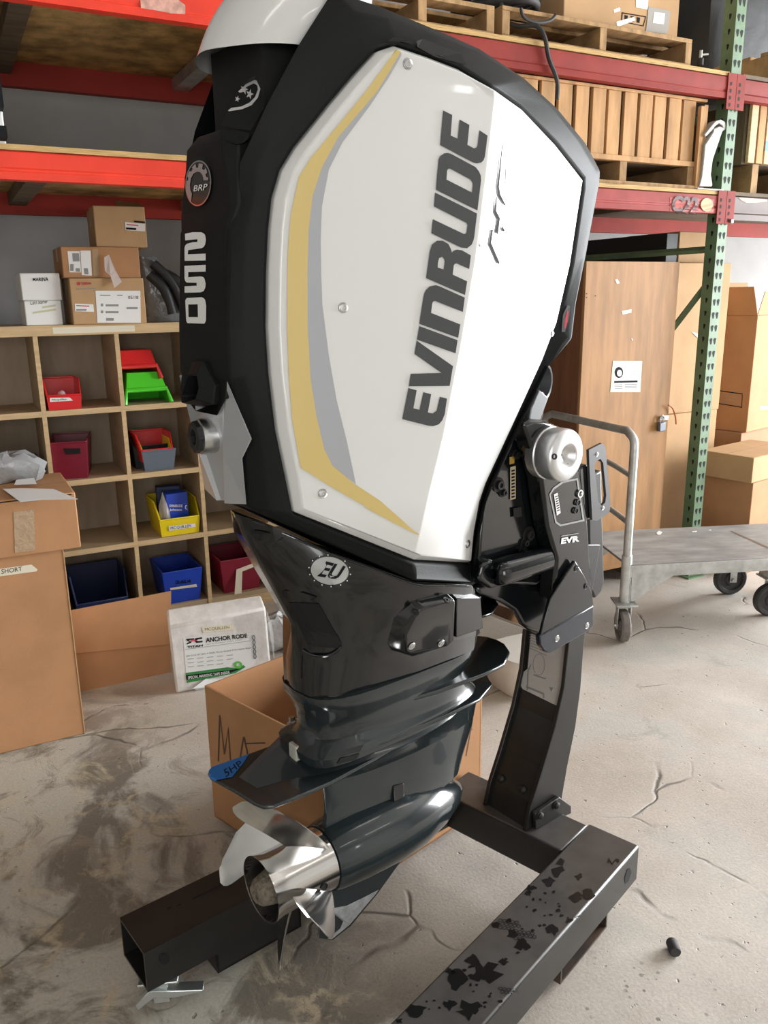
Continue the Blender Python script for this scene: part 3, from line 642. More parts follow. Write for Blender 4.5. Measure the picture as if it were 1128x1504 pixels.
# access cover bolted on the starboard side
cvo = [(566, 943), (577, 905), (603, 886), (612, 880), (658, 871), (661, 876), (660, 935), (650, 948), (592, 961), (572, 955)]
cvi = [(589, 950), (590, 922), (607, 890), (615, 886), (656, 877), (658, 880), (657, 932), (648, 940), (606, 951), (595, 953)]
c0 = [on(wb, p, -0.004) for p in cvo]; c1 = [on(wb, ((p[0]*0.35+q[0]*0.65), (p[1]*0.35+q[1]*0.65)), 0.016) for p, q in zip(cvo, cvi)]; c2 = [on(wb, q, 0.022) for q in cvi]
acc = loft('access_cover', [c0, c1, c2], M_BLACK, motor, smooth=False, bevel=0.003); acc['label'] = 'black access cover held by four screws'
ab = bvh_of(acc)
for p in ((610, 899), (656, 882), (605, 949), (648, 945)): screw(p[0], p[1], ab, 0.0055, acc, M_BRUSH if p[1] > 930 else M_BLKMAT)
e0 = [on(wb, p, -0.004) for p in ((663, 872), (699, 873), (703, 923), (664, 934))]; e1 = [on(wb, p, 0.014) for p in ((664, 876), (697, 877), (701, 921), (664, 931))]
loft('front_cover', [e0, e1], M_BLACK, motor, smooth=False, bevel=0.002)

# ---------------------------------------------------------------- leg, splash plates and gearcase
sec = [ringc(0.845, 0.13, 0.55, 0.085, pa=3, pf=4), ringc(0.802, 0.13, 0.55, 0.085, pa=3, pf=4), ringc(0.798, 0.104, 0.570, 0.111, pa=3.4, pf=5), ringc(0.784, 0.104, 0.572, 0.111, pa=3.4, pf=5), ringc(0.764, 0.112, 0.574, 0.106, pa=3.2, pf=4), ringc(0.745, 0.122, 0.57, 0.100, pa=3, pf=3.2),
       ringc(0.715, 0.124, 0.575, 0.093, pa=2.6, pf=3), ringc(0.69, 0.120, 0.59, 0.094, pa=2.6, pf=2.8), ringc(0.675, 0.106, 0.605, 0.099, pa=4, pf=2.6), ringc(0.665, 0.095, 0.615, 0.104, pa=5, pf=2.6), ringc(0.645, 0.098, 0.61, 0.101, pa=5, pf=2.6), ringc(0.635, 0.16, 0.60, 0.075, pa=3, pf=2.4)]
leg = loft('drive_leg', sec, M_DKMET, motor, smooth=True); leg['label'] = 'dark grey-green gloss drive leg'
def plate(name, z, pts, th, m_=M_DKMET, bevel=0.003):
    full = pts + [(x, -y) for x, y in reversed(pts) if abs(y) > 1e-6]
    return prism(name, [Vector((x, y, z)) for x, y in full], (0, 0, -th), m_, motor, bevel=bevel)
plate('splash_plate', 0.735, [(0.30, -0.085), (0.42, -0.108), (0.56, -0.116), (0.64, -0.108), (0.70, -0.07), (0.725, -0.03), (0.73, 0.0)], 0.010)
plate('upper_splash_plate', 0.875, [(0.50, -0.10), (0.60, -0.10), (0.655, -0.07), (0.675, -0.03), (0.68, 0.0)], 0.008, M_BLACK)
cyl('steering_arm_boss', (0.56, 0, 0.86), (0.60, 0, 0.98), 0.07, M_BLACK, motor, 24, 0.01)
plate('spray_rail', 0.665, [(0.25, -0.103), (0.45, -0.110), (0.56, -0.104), (0.64, -0.07), (0.665, -0.03), (0.67, 0.0)], 0.009)
# anti-ventilation plate with downward swept fairing
av = [(-0.075, 0.098), (-0.078, 0.06), (-0.064, 0.0), (-0.062, -0.06), (-0.050, -0.085), (-0.022, -0.098), (0.03, -0.101), (0.12, -0.100), (0.25, -0.088), (0.42, -0.060), (0.55, -0.036), (0.62, 0.0)]
pts_t = [Vector((x, y, 0.622 - 0.012*max(0, (0.15-x)/0.2))) for x, y in av[2:]] 
zt = 0.620
ap = [mz(*p, zt) for p in ((318, 1124), (308, 1129), (305, 1135), (309, 1141), (345, 1161), (372, 1178), (386, 1184), (402, 1183), (440, 1168))]
fullp = [(v.x, v.y) for v in ap] + [(0.12, -0.100), (0.25, -0.088), (0.42, -0.060), (0.55, -0.036), (0.62, 0.0), (0.55, 0.036), (0.42, 0.060), (0.25, 0.088), (0.10, 0.108)]
avp = prism('anti_ventilation_plate', [Vector((x, y, 0.620)) for x, y in fullp], (0, 0, -0.009), M_DKMET, motor, bevel=0.003)
loft('plate_fairing', [ringc(0.6195, 0.05, 0.60, 0.088, pa=2.2, pf=2), ringc(0.632, 0.10, 0.60, 0.078, pa=2.2, pf=2), ringc(0.650, 0.145, 0.60, 0.072, pa=2.4, pf=2)], M_DKMET, motor)
loft('plate_web', [ringc(0.6115, 0.08, 0.60, 0.072, pa=2, pf=2), ringc(0.585, 0.17, 0.625, 0.048, pa=2, pf=2), ringc(0.55, 0.185, 0.63, 0.040, pa=2, pf=2)], M_DKMET, motor, caps=False)
# wedge rising on the plate
wd = [mz(349, 1142, zt), mz(421, 1070, 0.660), mz(470, 1100, 0.648), mz(378, 1158, zt), mz(545, 1112, zt), mz(470, 1075, zt), mz(421, 1085, zt)]
mesh('plate_wedge', wd, [(0, 1, 2, 3), (3, 2, 4), (0, 6, 1), (1, 6, 5, 2), (2, 5, 4), (0, 3, 4, 5, 6)], M_DKMET, motor, bevel=0.002)
avb = bvh_of(avp, bpy.data.objects['plate_wedge'])
px_decal('blue_tape', [[(306, 1133), (312, 1127), (366, 1108), (358, 1121), (341, 1142), (316, 1147), (308, 1141)]], avb, mat('blue_tape', (0.01, 0.13, 0.42), 0.55), avp, 0.0015, 4)
txt_decal('tape_writing', '5HP', [(332, 1143), (358, 1124), (352, 1118), (328, 1132)], avb, M_INK, avp, 0.002)
# strut
st = [(0.636, 0.16, 0.665, 0.042), (0.58, 0.165, 0.655, 0.040), (0.52, 0.170, 0.640, 0.037), (0.48, 0.170, 0.622, 0.038), (0.45, 0.165, 0.608, 0.044), (0.43, 0.162, 0.600, 0.054), (0.41, 0.162, 0.592, 0.066)]
def foil(z, xa, xf, w, n=28):
    out = []
    for k in range(n):
        a = 2*pi*k/n; t = (1+cos(a))/2; th = w*(1.15*sqrt(max(0, 1-t)) if t > 0.6 else 0.727*1.0*(0.18+0.82*min(1, t/0.6)))
        out.append(Vector((xa + (xf-xa)*t, math.copysign(th, sin(a)) if 0 < k < n and k != n//2 else 0.0, z)))
    return out
strut = loft('gearcase_strut', [foil(*s) for s in st], M_DKMET, motor)
gear = lathe('gearcase', [(0.158, 0.040), (0.160, 0.076), (0.172, 0.080), (0.24, 0.087), (0.34, 0.090), (0.42, 0.085), (0.50, 0.066), (0.56, 0.042), (0.590, 0.020), (0.598, 0.0)], (0, 0, 0.358), (1, 0, 0), M_DKMET, motor, 36); gear['label'] = 'torpedo shaped gearcase'
sk = [ma(px, py, 0.0) for px, py in ((476, 1300), (471, 1340), (467, 1377), (487, 1380), (514, 1359), (553, 1312), (584, 1269), (612, 1232), (600, 1215), (520, 1260))]
skeg = prism('skeg', [v + Vector((0, -0.005, 0)) for v in sk], (0, 0.010, 0), M_DKMET, motor, bevel=0.003)
kb = bvh_of(skeg)
px_decal('worn_skeg_tip', [[(472, 1335), (468, 1376), (487, 1379), (513, 1358), (552, 1312), (556, 1306), (535, 1317), (508, 1330), (484, 1334)]], kb, mat('bare_alloy', (0.42, 0.43, 0.44), 0.4, 0.6, var=0.2, vscale=60), skeg, 0.0012)
gb = bvh_of(strut, gear)
for p, nm in (((510, 1110), 'water_intake'), ((506, 1120), 'water_intake')): pass
tb = bvh_of(bpy.data.objects['plate_fairing'], bpy.data.objects['plate_web'], strut, avp, leg, bpy.data.objects['plate_wedge'])
for q in ([(505, 1102), (534, 1094), (528, 1103), (500, 1110)], [(500, 1113), (528, 1106), (522, 1115), (494, 1122)]): px_decal('exhaust_relief_slot', [q], tb, M_VOID, motor, 0.002)
an = on(gb, (582, 1164), 0.004)
pl = [on(gb, p, 0.003) for p in ((577, 1154), (592, 1150), (593, 1171), (579, 1178))]
loft('water_screen', [[on(gb, p, -0.003) for p in ((577, 1154), (592, 1150), (593, 1171), (579, 1178))], pl], M_BLACK, motor, smooth=False, bevel=0.001)
screw(584, 1159, gb, 0.003, motor)
# anode block, bolts at the joint
def block(name, p, sx, sy, sz, m_): return box(name, (p.x-sx, p.y-sy, p.z-sz), (p.x+sx, p.y+sy, p.z+sz), m_, motor, 0.003)
a_ = mz(438, 1110, 0.637); block('anode', Vector((a_.x-0.004, a_.y-0.004, 0.650)), 0.013, 0.015, 0.022, mat('anode_alloy', (0.45, 0.45, 0.40), 0.6, 0.2, var=0.15, vscale=60))
for p in ((429, 1062), (475, 1082)):
    b_ = mz(p[0], p[1], 0.668); cyl('washer', (b_.x, b_.y, 0.664), (b_.x, b_.y, 0.668), 0.012, M_ZINC, motor, 16); cyl('bolt', (b_.x, b_.y, 0.666), (b_.x, b_.y, 0.684), 0.0075, M_CHROME, motor, 6)

# ---------------------------------------------------------------- propeller (a part with blades of its own)
prop = lathe('propeller', [(0.155, 0.066), (0.157, 0.072), (0.10, 0.070), (0.05, 0.069), (0.02, 0.070), (0.0, 0.074), (-0.003, 0.074), (-0.002, 0.071), (0.05, 0.066), (0.09, 0.066), (0.09, 0.0)], (0, 0, 0.358), (1, 0, 0), M_CHROME, motor, 48); prop['label'] = 'polished steel four-blade propeller'
lathe('hub_bore', [(0.001, 0.0708), (0.05, 0.0655), (0.088, 0.064), (0.088, 0.0)], (0, 0, 0.358), (1, 0, 0), mat('dark_bore', (0.05, 0.045, 0.04), 0.5, 0.3, var=0.3, vscale=40), prop, 40)  # inside of the hub coloured dark
lathe('propeller_nut', [(-0.012, 0.0), (-0.012, 0.010), (-0.016, 0.011), (-0.018, 0.020), (-0.008, 0.030), (0.03, 0.040), (0.088, 0.046)], (0, 0, 0.353), (1, 0, 0), mat('sandy_nut', (0.17, 0.145, 0.11), 0.9, var=0.35, vscale=120, bump=0.6, bscale=150), prop, 28)
lathe('hub_hole', [(0, 0.0), (0, 0.008), (0.002, 0.009)], (0.115, -0.0705, 0.348), (0, -1, 0), M_VOID, prop, 14)
R0, R1, PT = 0.068, 0.198, 0.60
def blade(phi0):
    NR, NA = 12, 12; v, f = [], []
    for side in (1, -1):
        for i in range(NR+1):
            t = i/NR; r = R0 - 0.004 + (R1-R0+0.004)*t
            wdt = 0.52*(sin(min(1.0, 0.32+0.68*t*1.06)*pi*0.62+0.15))*(1 if t < 0.5 else sqrt(max(0.01, 1-((t-0.5)/0.5)**2.4)))
            skew = 0.104*(1-t) - 0.427*t*t
            for j in range(NA+1):
                u = -1 + 2*j/NA; ph = phi0 + skew + u*wdt
                x = 0.100 + PT/(2*pi)*(u*wdt + skew*1.05) - 0.054*t
                th = (0.0045*(1-t)+0.0014)*(1-u*u*0.85)
                nx = r/sqrt(r*r+(PT/(2*pi))**2)
                cup = -0.006*max(0, -u)**3*t
                v.append(Vector((x + cup - side*th*nx, -r*sin(ph), 0.358 + r*cos(ph))))
    W_ = NA+1; N_ = (NR+1)*W_
    for s in (0, 1):
        for i in range(NR):
            for j in range(NA): f.append(tuple(s*N_ + q for q in (i*W_+j, i*W_+j+1, (i+1)*W_+j+1, (i+1)*W_+j)))
    bd = [i*W_ for i in range(NR+1)] + [NR*W_+j for j in range(1, NA+1)] + [i*W_+NA for i in range(NR-1, -1, -1)]
    for a, b in zip(bd[:-1], bd[1:]): f.append((a, b, b+N_, a+N_))
    return mesh('blade', v, f, M_CHROME, prop, smooth=True)
for k in range(4): blade(0.179 + pi/2*k)
# ---------------------------------------------------------------- swivel bracket and clamp (parts of the motor)
def mprism(name, pix, y0, y1, m_, bevel=0.004, holes=()):
    return prism(name, [ma(px, py, y0) for px, py in pix], (0, y1-y0, 0), m_, motor, bevel=bevel, holes=[[ma(px, py, y0) for px, py in h] for h in holes])
sw = mprism('swivel_bracket', [(700, 858), (708, 742), (757, 634), (786, 570), (802, 575), (800, 612), (786, 640), (800, 704), (808, 774), (818, 826), (790, 860)], -0.095, 0.10, M_BLACK, 0.008)
sw['label'] = 'glossy black swivel bracket'
mprism('mid_housing', [(700, 862), (800, 832), (822, 870), (800, 936), (778, 926), (767, 918), (757, 898), (735, 884), (704, 876)], -0.085, 0.085, M_BLACK, 0.01)
cb = mprism('clamp_bracket', [(768, 622), (782, 616), (800, 617), (830, 630), (845, 660), (854, 700), (864, 762), (870, 860), (862, 884), (812, 884), (818, 822), (804, 774), (795, 704), (777, 645)], -0.15, -0.10, M_BLACK, 0.008)
cb['label'] = 'black clamp bracket on the starboard side'
mprism('clamp_bracket', [(768, 622), (782, 616), (800, 617), (830, 630), (845, 660), (854, 700), (864, 762), (870, 860), (862, 884), (812, 884), (818, 822), (804, 774), (795, 704), (777, 645)], -0.15, -0.10, M_BLACK, 0.008).scale = (1, -1, 1)
cbv = bvh_of(cb)
px_decal('recess_panel', [[(806, 726), (812, 716), (826, 706), (848, 702), (858, 765), (822, 773), (815, 768)], [(808, 727), (813, 719), (827, 709), (846, 705), (855, 763), (823, 770), (817, 766)]], cbv, M_INKG, cb, 0.0015)
px_decal('barcode_label', [[(812.5, 726), (818, 723.5), (822.5, 753), (817, 757)]], cbv, M_PAPER, cb, 0.002)
for k_ in range(7): px_decal('barcode_bar', [[(814.2+k_*0.45, 729+k_*3.4), (818.0+k_*0.45, 727.2+k_*3.4), (818.3+k_*0.45, 728.6+k_*3.4), (814.5+k_*0.45, 730.6+k_*3.4)]], cbv, M_INK, cb, 0.0026)
txt_decal('bracket_badge', 'EVR', [(823, 799), (850, 795), (850, 786), (824, 790)], cbv, M_WPRINT, cb, 0.002, bold=0.05)
px_decal('badge_rule', [[(823.5, 788), (849, 783.5), (849, 782.3), (823.5, 786.6)]], cbv, M_INKG, cb, 0.002)
for p, r_ in (((851, 725), 0.010), ((848, 738), 0.008), ((845, 750), 0.008)):
    c_ = ma(p[0], p[1], -0.152); lathe('port_ring', [(0, r_), (0.004, r_), (0.004, r_*0.7), (0.0, r_*0.6)], c_, (0, -1, 0), M_BLKMAT if r_ < 0.009 else M_BRUSH, motor, 18)
# big silver cap of the tilt tube
cp = ma(806, 665, -0.150)
cap = lathe('tilt_tube_cap', [(-0.02, 0.060), (0.004, 0.061), (0.006, 0.058), (0.014, 0.058), (0.016, 0.061), (0.046, 0.061), (0.051, 0.058), (0.055, 0.048), (0.057, 0.030), (0.056, 0.027), (0.044, 0.018), (0.038, 0.0)], cp, (0, -1, 0), M_ALU, motor, 44); cap['label'] = 'machined silver tilt tube cap'
cbv2 = bvh_of(cap)
for q in ([(837, 630), (841, 632), (838, 645), (836, 645)], [(832, 681), (835, 681), (838, 699), (835, 699)], [(843, 662), (852, 658), (853, 661), (844, 665)], [(813, 668), (826, 667), (826, 669), (813, 670)]): px_decal('cap_notch', [q], cbv2, M_INKG, cap, 0.0008)
px_decal('cap_hole', [ell(814, 670.5, 4.2, 4.6, 16)], cbv2, M_VOID, cap, 0.0008)
# mounting plate with slot, spacer block behind it
mprism('mounting_plate', [(865, 661), (884, 651), (889, 656), (897, 740), (895, 753), (877, 765), (870, 764), (866, 690)], -0.150, -0.142, mat('plate_grey', (0.10, 0.10, 0.105), 0.4, 0.4), 0.0, holes=[[(873, 684), (876, 677), (882, 674), (886, 680), (890.5, 728), (889, 738), (884, 743), (879, 737)]])
mprism('spacer_block', [(850, 688), (862, 681), (868, 688), (876, 760), (862, 765), (856, 760)], -0.140, -0.06, M_BLACK, 0.006)
pv = bvh_of(bpy.data.objects['mounting_plate'])
for p in ((877, 667), (885.5, 746)): screw(p[0], p[1], pv, 0.0035, motor)
# three-cornered support plate with a worn bent foot
tp = mprism('corner_plate', [(845, 824), (858, 845), (870, 871), (872, 890), (794, 934), (809, 879), (820, 862)], -0.165, -0.155, M_BLACK, 0.002)
ft = mprism('corner_plate_foot', [(872, 889), (872, 918), (866, 926), (808, 960), (800, 957), (794, 948), (793, 934)], -0.168, -0.152, mat('scuffed_dark_blue', (0.012, 0.016, 0.028), 0.25, coat=0.4, var=0.5, vscale=90), 0.003)
tv = bvh_of(tp, ft)
for p in ((846, 835), (860, 861), (862, 919), (818, 938)): screw(p[0], p[1], tv, 0.0055, motor, M_BLKMAT if p[1] < 900 else M_BRUSH)
# trim cylinder, bolts, tag and cooling water fitting
t0 = ma(724, 843, -0.125); t1 = ma(800, 821, -0.125)
lathe('trim_cylinder', [(0.0, 0.012), (0.004, 0.024), (0.014, 0.031), (0.03, 0.033), ((t1-t0).length, 0.031), ((t1-t0).length, 0.0)], t0, t1-t0, M_BLACK, motor, 28)
mprism('cylinder_mount', [(702, 852), (708, 828), (722, 822), (745, 835), (742, 858), (722, 866)], -0.118, -0.07, M_BLACK, 0.008)
sv = bvh_of(sw)
for p, r_ in (((731, 712), 0.011), ((737, 723), 0.007), ((775, 785), 0.013), ((769, 797), 0.008), ((766, 806), 0.006), ((756, 668), 0.008), ((781, 632), 0.007)):
    q = on(sv, p, 0.0); lathe('bolt', [(0, r_*1.6), (0.003, r_*1.6), (0.003, r_), (0.012, r_*0.95), (0.012, r_*0.5), (0.008, r_*0.45), (0.008, 0)], q, (0, -1, 0), M_BLKMAT, motor, 14)
px_decal('yellow_tag', [[(747, 671), (754, 670), (754, 680), (747, 682)]], sv, mat('amber_tag', (0.45, 0.28, 0.05), 0.5), motor, 0.003)
px_decal('part_tag', [[(748, 686), (756, 684), (756, 732), (748, 734)]], sv, mat('tag_cream', (0.55, 0.45, 0.30), 0.6), motor, 0.003)
for k_ in range(9): px_decal('tag_print', [[(749.5, 690+k_*4.8), (754.5, 689+k_*4.8), (754.5, 691.5+k_*4.8), (749.5, 692.8+k_*4.8)]], sv, M_INK, motor, 0.0036)
px_decal('rubber_pad', [[(751, 746), (763, 744), (764, 758), (752, 760)]], sv, M_BLKMAT, motor, 0.006)
wf = ma(800, 561, -0.06)
lathe('water_fitting', [(-0.09, 0.030), (-0.02, 0.040), (0.0, 0.043), (0.004, 0.041), (0.002, 0.037), (-0.05, 0.034), (-0.05, 0.0)], wf, (0.3, -0.95, 0.0), mat('cast_grey', (0.16, 0.165, 0.17), 0.35, 0.6), motor, 28)
mprism('fitting_bracket', [(780, 600), (792, 572), (806, 584), (798, 606), (786, 640), (774, 640)], -0.105, -0.085, mat('cast_grey', (0.16, 0.165, 0.17), 0.35, 0.6), 0.003)
# ================================================================== the wheeled stand
SO = Vector((1.17, 1.60, 0))
stand = thing('motor_stand', 'black steel stand on casters carrying the outboard motor', 'stand', SO)
def sl_(p): return p - SO
ZB, ZT = 0.105, 0.21
dL = radians(11.0); dR = radians(21.0); UL = Vector((cos(dL), sin(dL), 0)); UR = Vector((cos(dR), sin(dR), 0))
NL = Vector((-UL.y, UL.x, 0)); NR_ = Vector((-UR.y, UR.x, 0)); ZV = Vector((0, 0, 1))
def rect_tube(name, p, side, hv, length_v, w, h, th, m_, bevel=0.0):
    """rectangular hollow section: p = corner, cross-section side*w x hv*h, extruded by length_v"""
    o_ = [p, p+side*w, p+side*w+hv*h, p+hv*h]; i_ = [p+side*th+hv*th, p+side*(w-th)+hv*th, p+side*(w-th)+hv*(h-th), p+side*th+hv*(h-th)]
    return prism(name, [sl_(v) for v in o_], length_v, m_, stand, holes=[[sl_(v) for v in i_]])
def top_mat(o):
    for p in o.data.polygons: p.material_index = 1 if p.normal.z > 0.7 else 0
lf = at_z(169, 1351, ZT); lnr = at_z(218, 1397, ZT); lc = (lf+lnr)/2; wL = 0.14
pL = lc - NL*(wL/2); pL.z = ZB
legl = rect_tube('leg', pL, NL, ZV, UL*0.98, wL, ZT-ZB, 0.006, M_STEELBLK); legl['label'] = 'hollow black leg reaching towards the left caster'
rf = at_z(865, 1209, ZT); rn = at_z(940, 1241, ZT); rc = (rf+rn)/2; wR = (rf-rn).length
pR = rc - NR_*(wR/2); pR.z = ZB
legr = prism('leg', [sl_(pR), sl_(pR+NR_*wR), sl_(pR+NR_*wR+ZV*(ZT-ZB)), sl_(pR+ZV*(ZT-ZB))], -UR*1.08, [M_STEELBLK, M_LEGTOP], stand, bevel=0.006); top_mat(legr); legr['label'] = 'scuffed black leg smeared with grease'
# grease smears and marks on the top of the right leg
rb_ = bvh_of(legr); M_GREASE = mat('black_grease', (0.004, 0.004, 0.004), 0.3)
rnd = random.Random(5)
def blot(cx, cy, r, k=14, e=0.5):
    a0 = rnd.random()*6; return [(cx + r*(1+rnd.uniform(-e, e))*cos(a0+2*pi*i/k), cy + 0.8*r*(1+rnd.uniform(-e, e))*sin(a0+2*pi*i/k)) for i in range(k)]
for cx, cy, r in ((818, 1275, 14), (806, 1294, 8), (781, 1304, 6), (776, 1312, 5), (850, 1288, 5), (864, 1314, 9), (845, 1318, 8), (836, 1352, 6), (767, 1388, 10), (752, 1372, 7), (812, 1366, 9), (740, 1412, 6), (712, 1430, 20), (695, 1412, 10), (670, 1438, 15), (662, 1428, 7), (612, 1484, 12), (690, 1482, 16), (660, 1476, 9), (728, 1360, 6), (585, 1496, 8)):
    px_decal('grease_smear', [blot(cx, cy, r)], rb_, M_GREASE, legr, 0.0006)
for k_ in range(46):
    c_ = rnd.choice([(752, 1362), (760, 1376), (735, 1352), (790, 1350), (830, 1335), (700, 1450), (680, 1425), (720, 1470), (640, 1480), (800, 1325)]); px_decal('grease_spot', [blot(c_[0]+rnd.gauss(0, 12), c_[1]+rnd.gauss(0, 10), rnd.uniform(1.2, 3.4), 7)], rb_, M_GREASE, legr, 0.0005)
for ox, oy, nn_ in ((735, 1352, 14), (758, 1368, 12), (735, 1452, 8)):
    for k_ in range(nn_):
        hx_, hy_ = ox + (k_ % 5)*6 + (k_//5 % 2)*3, oy + (k_//5)*5.2 + (k_ % 5)*0.8
        px_decal('mesh_print', [ell(hx_, hy_, 3.4, 2.6, 6), ell(hx_, hy_, 2.5, 1.8, 6)], rb_, M_GREASE, legr, 0.0007)
px_decal('scribble', [[(892, 1266), (894, 1260), (899, 1268), (905, 1261), (910, 1263), (908, 1268), (904, 1264), (899, 1271), (895, 1265), (893, 1269)]], rb_, M_GREASE, legr, 0.0007)
px_decal('slot_hole', [[(917, 1289), (921, 1277), (925, 1275), (927, 1281), (923, 1294), (918, 1298)]], rb_, M_VOID, legr, 0.001)
lb_ = bvh_of(legl)
px_decal('round_hole', [ell(241, 1408, 8, 8.5, 18)], lb_, M_VOID, legl, 0.001)
for q in ([(282, 1320), (333, 1295), (333, 1297), (282, 1322)], [(246, 1334), (251, 1332), (251, 1335), (246, 1336)], [(260, 1330), (266, 1327), (266, 1329), (260, 1332)]): px_decal('scratch', [q], lb_, M_VOID, legl, 0.0008)
# fork pockets under the legs
k0 = at_z(824, 1448, 0.01); k1 = at_z(893, 1364, 0.01); ln = (k1-k0).dot(UR); q0 = Vector((k0.x, k0.y, 0.012)); q0 += NR_*0.002
rect_tube('fork_pocket', q0, UR, ZV, NR_*0.13, ln, 0.092, 0.006, mat('pocket_rusty', (0.03, 0.024, 0.02), 0.5, var=0.5, vscale=12, col2=(0.07, 0.042, 0.026)))
k2 = at_z(320, 1426, 0.03); q1 = Vector((k2.x, k2.y, 0.022))
rect_tube('fork_pocket', q1, UL, ZV, NL*0.13, 0.24, 0.083, 0.006, M_STEELBLK)
box('pocket_plate', sl_(q1), sl_(q1)+Vector((0.001, 0.001, 0.001)), M_STEELBLK, stand)
bpy.data.objects.remove(bpy.data.objects['pocket_plate'], do_unlink=True)
prism('pocket_plate', [sl_(q1), sl_(q1+UL*0.24), sl_(q1+UL*0.24+ZV*0.083), sl_(q1+ZV*0.083)], NL*0.006, M_STEELBLK, stand)
# crossbar
xa_ = at_z(779, 1223, ZT); xb_ = at_z(822, 1248, ZT); dC = radians(20.0); UC = Vector((-sin(dC), cos(dC), 0)); NC_ = Vector((cos(dC), sin(dC), 0))
pc = xb_ - UC*0.005; pc.z = ZB
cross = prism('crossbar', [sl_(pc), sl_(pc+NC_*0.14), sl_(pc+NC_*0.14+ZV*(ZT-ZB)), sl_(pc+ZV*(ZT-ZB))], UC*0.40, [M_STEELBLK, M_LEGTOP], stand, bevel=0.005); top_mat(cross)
# curved column: two side plates and a recessed web
RP = [(842, 800), (840, 880), (835, 949), (828.5, 1010), (816, 1067), (796, 1135), (780, 1185), (772, 1222)]
SPX = [(882, 800), (868, 880), (858, 940), (853, 1010), (845.5, 1067), (833, 1128), (826, 1169), (824, 1191)]
YS, YP = -0.105, 0.055
ca = [ma(p[0], p[1], YS) for p in RP]; cb_ = [ma(p[0], p[1], YS) for p in SPX]
def mw_s(v): return sl_(mw(v))
def sidep(name, y0, th):
    o_ = [Vector((v.x, y0, v.z)) for v in ca] + [Vector((v.x, y0, v.z)) for v in reversed(cb_)]
    return prism(name, [mw_s(v) for v in o_], MY*th, M_STEELBLK, stand, bevel=0.002)
sidep('column_side', YS, 0.012); sidep('column_side', YP, -0.012)
wv_ = []
for a, b in zip(ca, cb_):
    x = a.x + 0.012; wv_ += [mw_s(Vector((x, YS+0.006, a.z))), mw_s(Vector((x, YP-0.006, a.z))), mw_s(Vector((x+0.008, YP-0.006, a.z))), mw_s(Vector((x+0.008, YS+0.006, a.z)))]
fw_ = []
for i in range(len(ca)-1):
    for k_ in range(4): fw_.append((i*4+k_, i*4+(k_+1) % 4, (i+1)*4+(k_+1) % 4, (i+1)*4+k_))
fw_ += [(0, 1, 2, 3), tuple(len(wv_)-4+i for i in range(4))]
TRI = True; web = mesh('column_web', wv_, fw_, M_STEELBLK, stand); TRI = False
wbv = bvh_of(web)
lab = px_decal('instruction_label', [[(773, 928), (831, 947), (832, 952), (821, 1034), (817, 1036), (768, 1012), (765, 1007), (772, 935)]], wbv, mat('label_grey', (0.50, 0.48, 0.45), 0.5), web, 0.001, 3)
for lp in ([(774, 1014), (775, 985), (780, 975), (781, 976), (777, 986), (776, 1013)], [(773, 1007), (800, 1018), (800, 1025), (798, 1025), (798, 1020), (773, 1010)], ell(792, 976, 9, 16, 20), [(784, 990), (802, 996), (802, 998), (784, 992)], [(807, 1009), (813, 1010), (810, 1016)]):
    if len(lp) == 20: px_decal('label_drawing', [lp, ell(792, 976, 8.3, 15.2, 20)], wbv, M_INKG, web, 0.0016)
    else: px_decal('label_drawing', [lp], wbv, M_INKG, web, 0.0016)
for k_ in range(6): px_decal('label_text_line', [[(778, 931+k_*4), (808-k_, 941+k_*4.2), (808-k_, 942+k_*4.2), (778, 932+k_*4)]], wbv, M_INKG, web, 0.0016)
for p in ((736, 1143), (768.5, 1159)):
    d = ray(*p).normalized(); h = wbv.ray_cast(CAM, d)
    if h[0]: lathe('bolt_head', [(0, 0.012), (0.006, 0.011), (0.011, 0.006), (0.012, 0)], sl_(h[0]), -MX, M_BLKMAT, stand, 16)
fp = [ma(px, py, YS-0.002) for px, py in ((782, 1215), (781, 1192), (817, 1168), (834, 1181), (834, 1192))]
foot = prism('foot_plate', [mw_s(v) for v in fp], -MY*0.012, M_STEELBLK, stand, bevel=0.002)
fbv2 = bvh_of(foot)
for p in ((792, 1197), (816, 1182)):
    d = ray(*p).normalized(); h = fbv2.ray_cast(CAM, d)
    if h[0]: lathe('bolt_head', [(0, 0.014), (0.003, 0.014), (0.003, 0.010), (0.008, 0.009), (0.011, 0.005), (0.011, 0)], sl_(h[0]), -MY, M_BLKMAT, stand, 16)
# rail behind the clamp
prism('clamp_rail', [mw_s(ma(px, py, -0.10)) for px, py in ((864, 700), (884, 690), (888, 855), (884, 870), (874, 880), (866, 862))], MY*0.15, M_STEELBLK, stand, bevel=0.006)
prism('head_plate', [mw_s(ma(px, py, -0.085)) for px, py in ((800, 830), (868, 830), (866, 930), (800, 935))], MY*0.14, M_STEELBLK, stand, bevel=0.004)
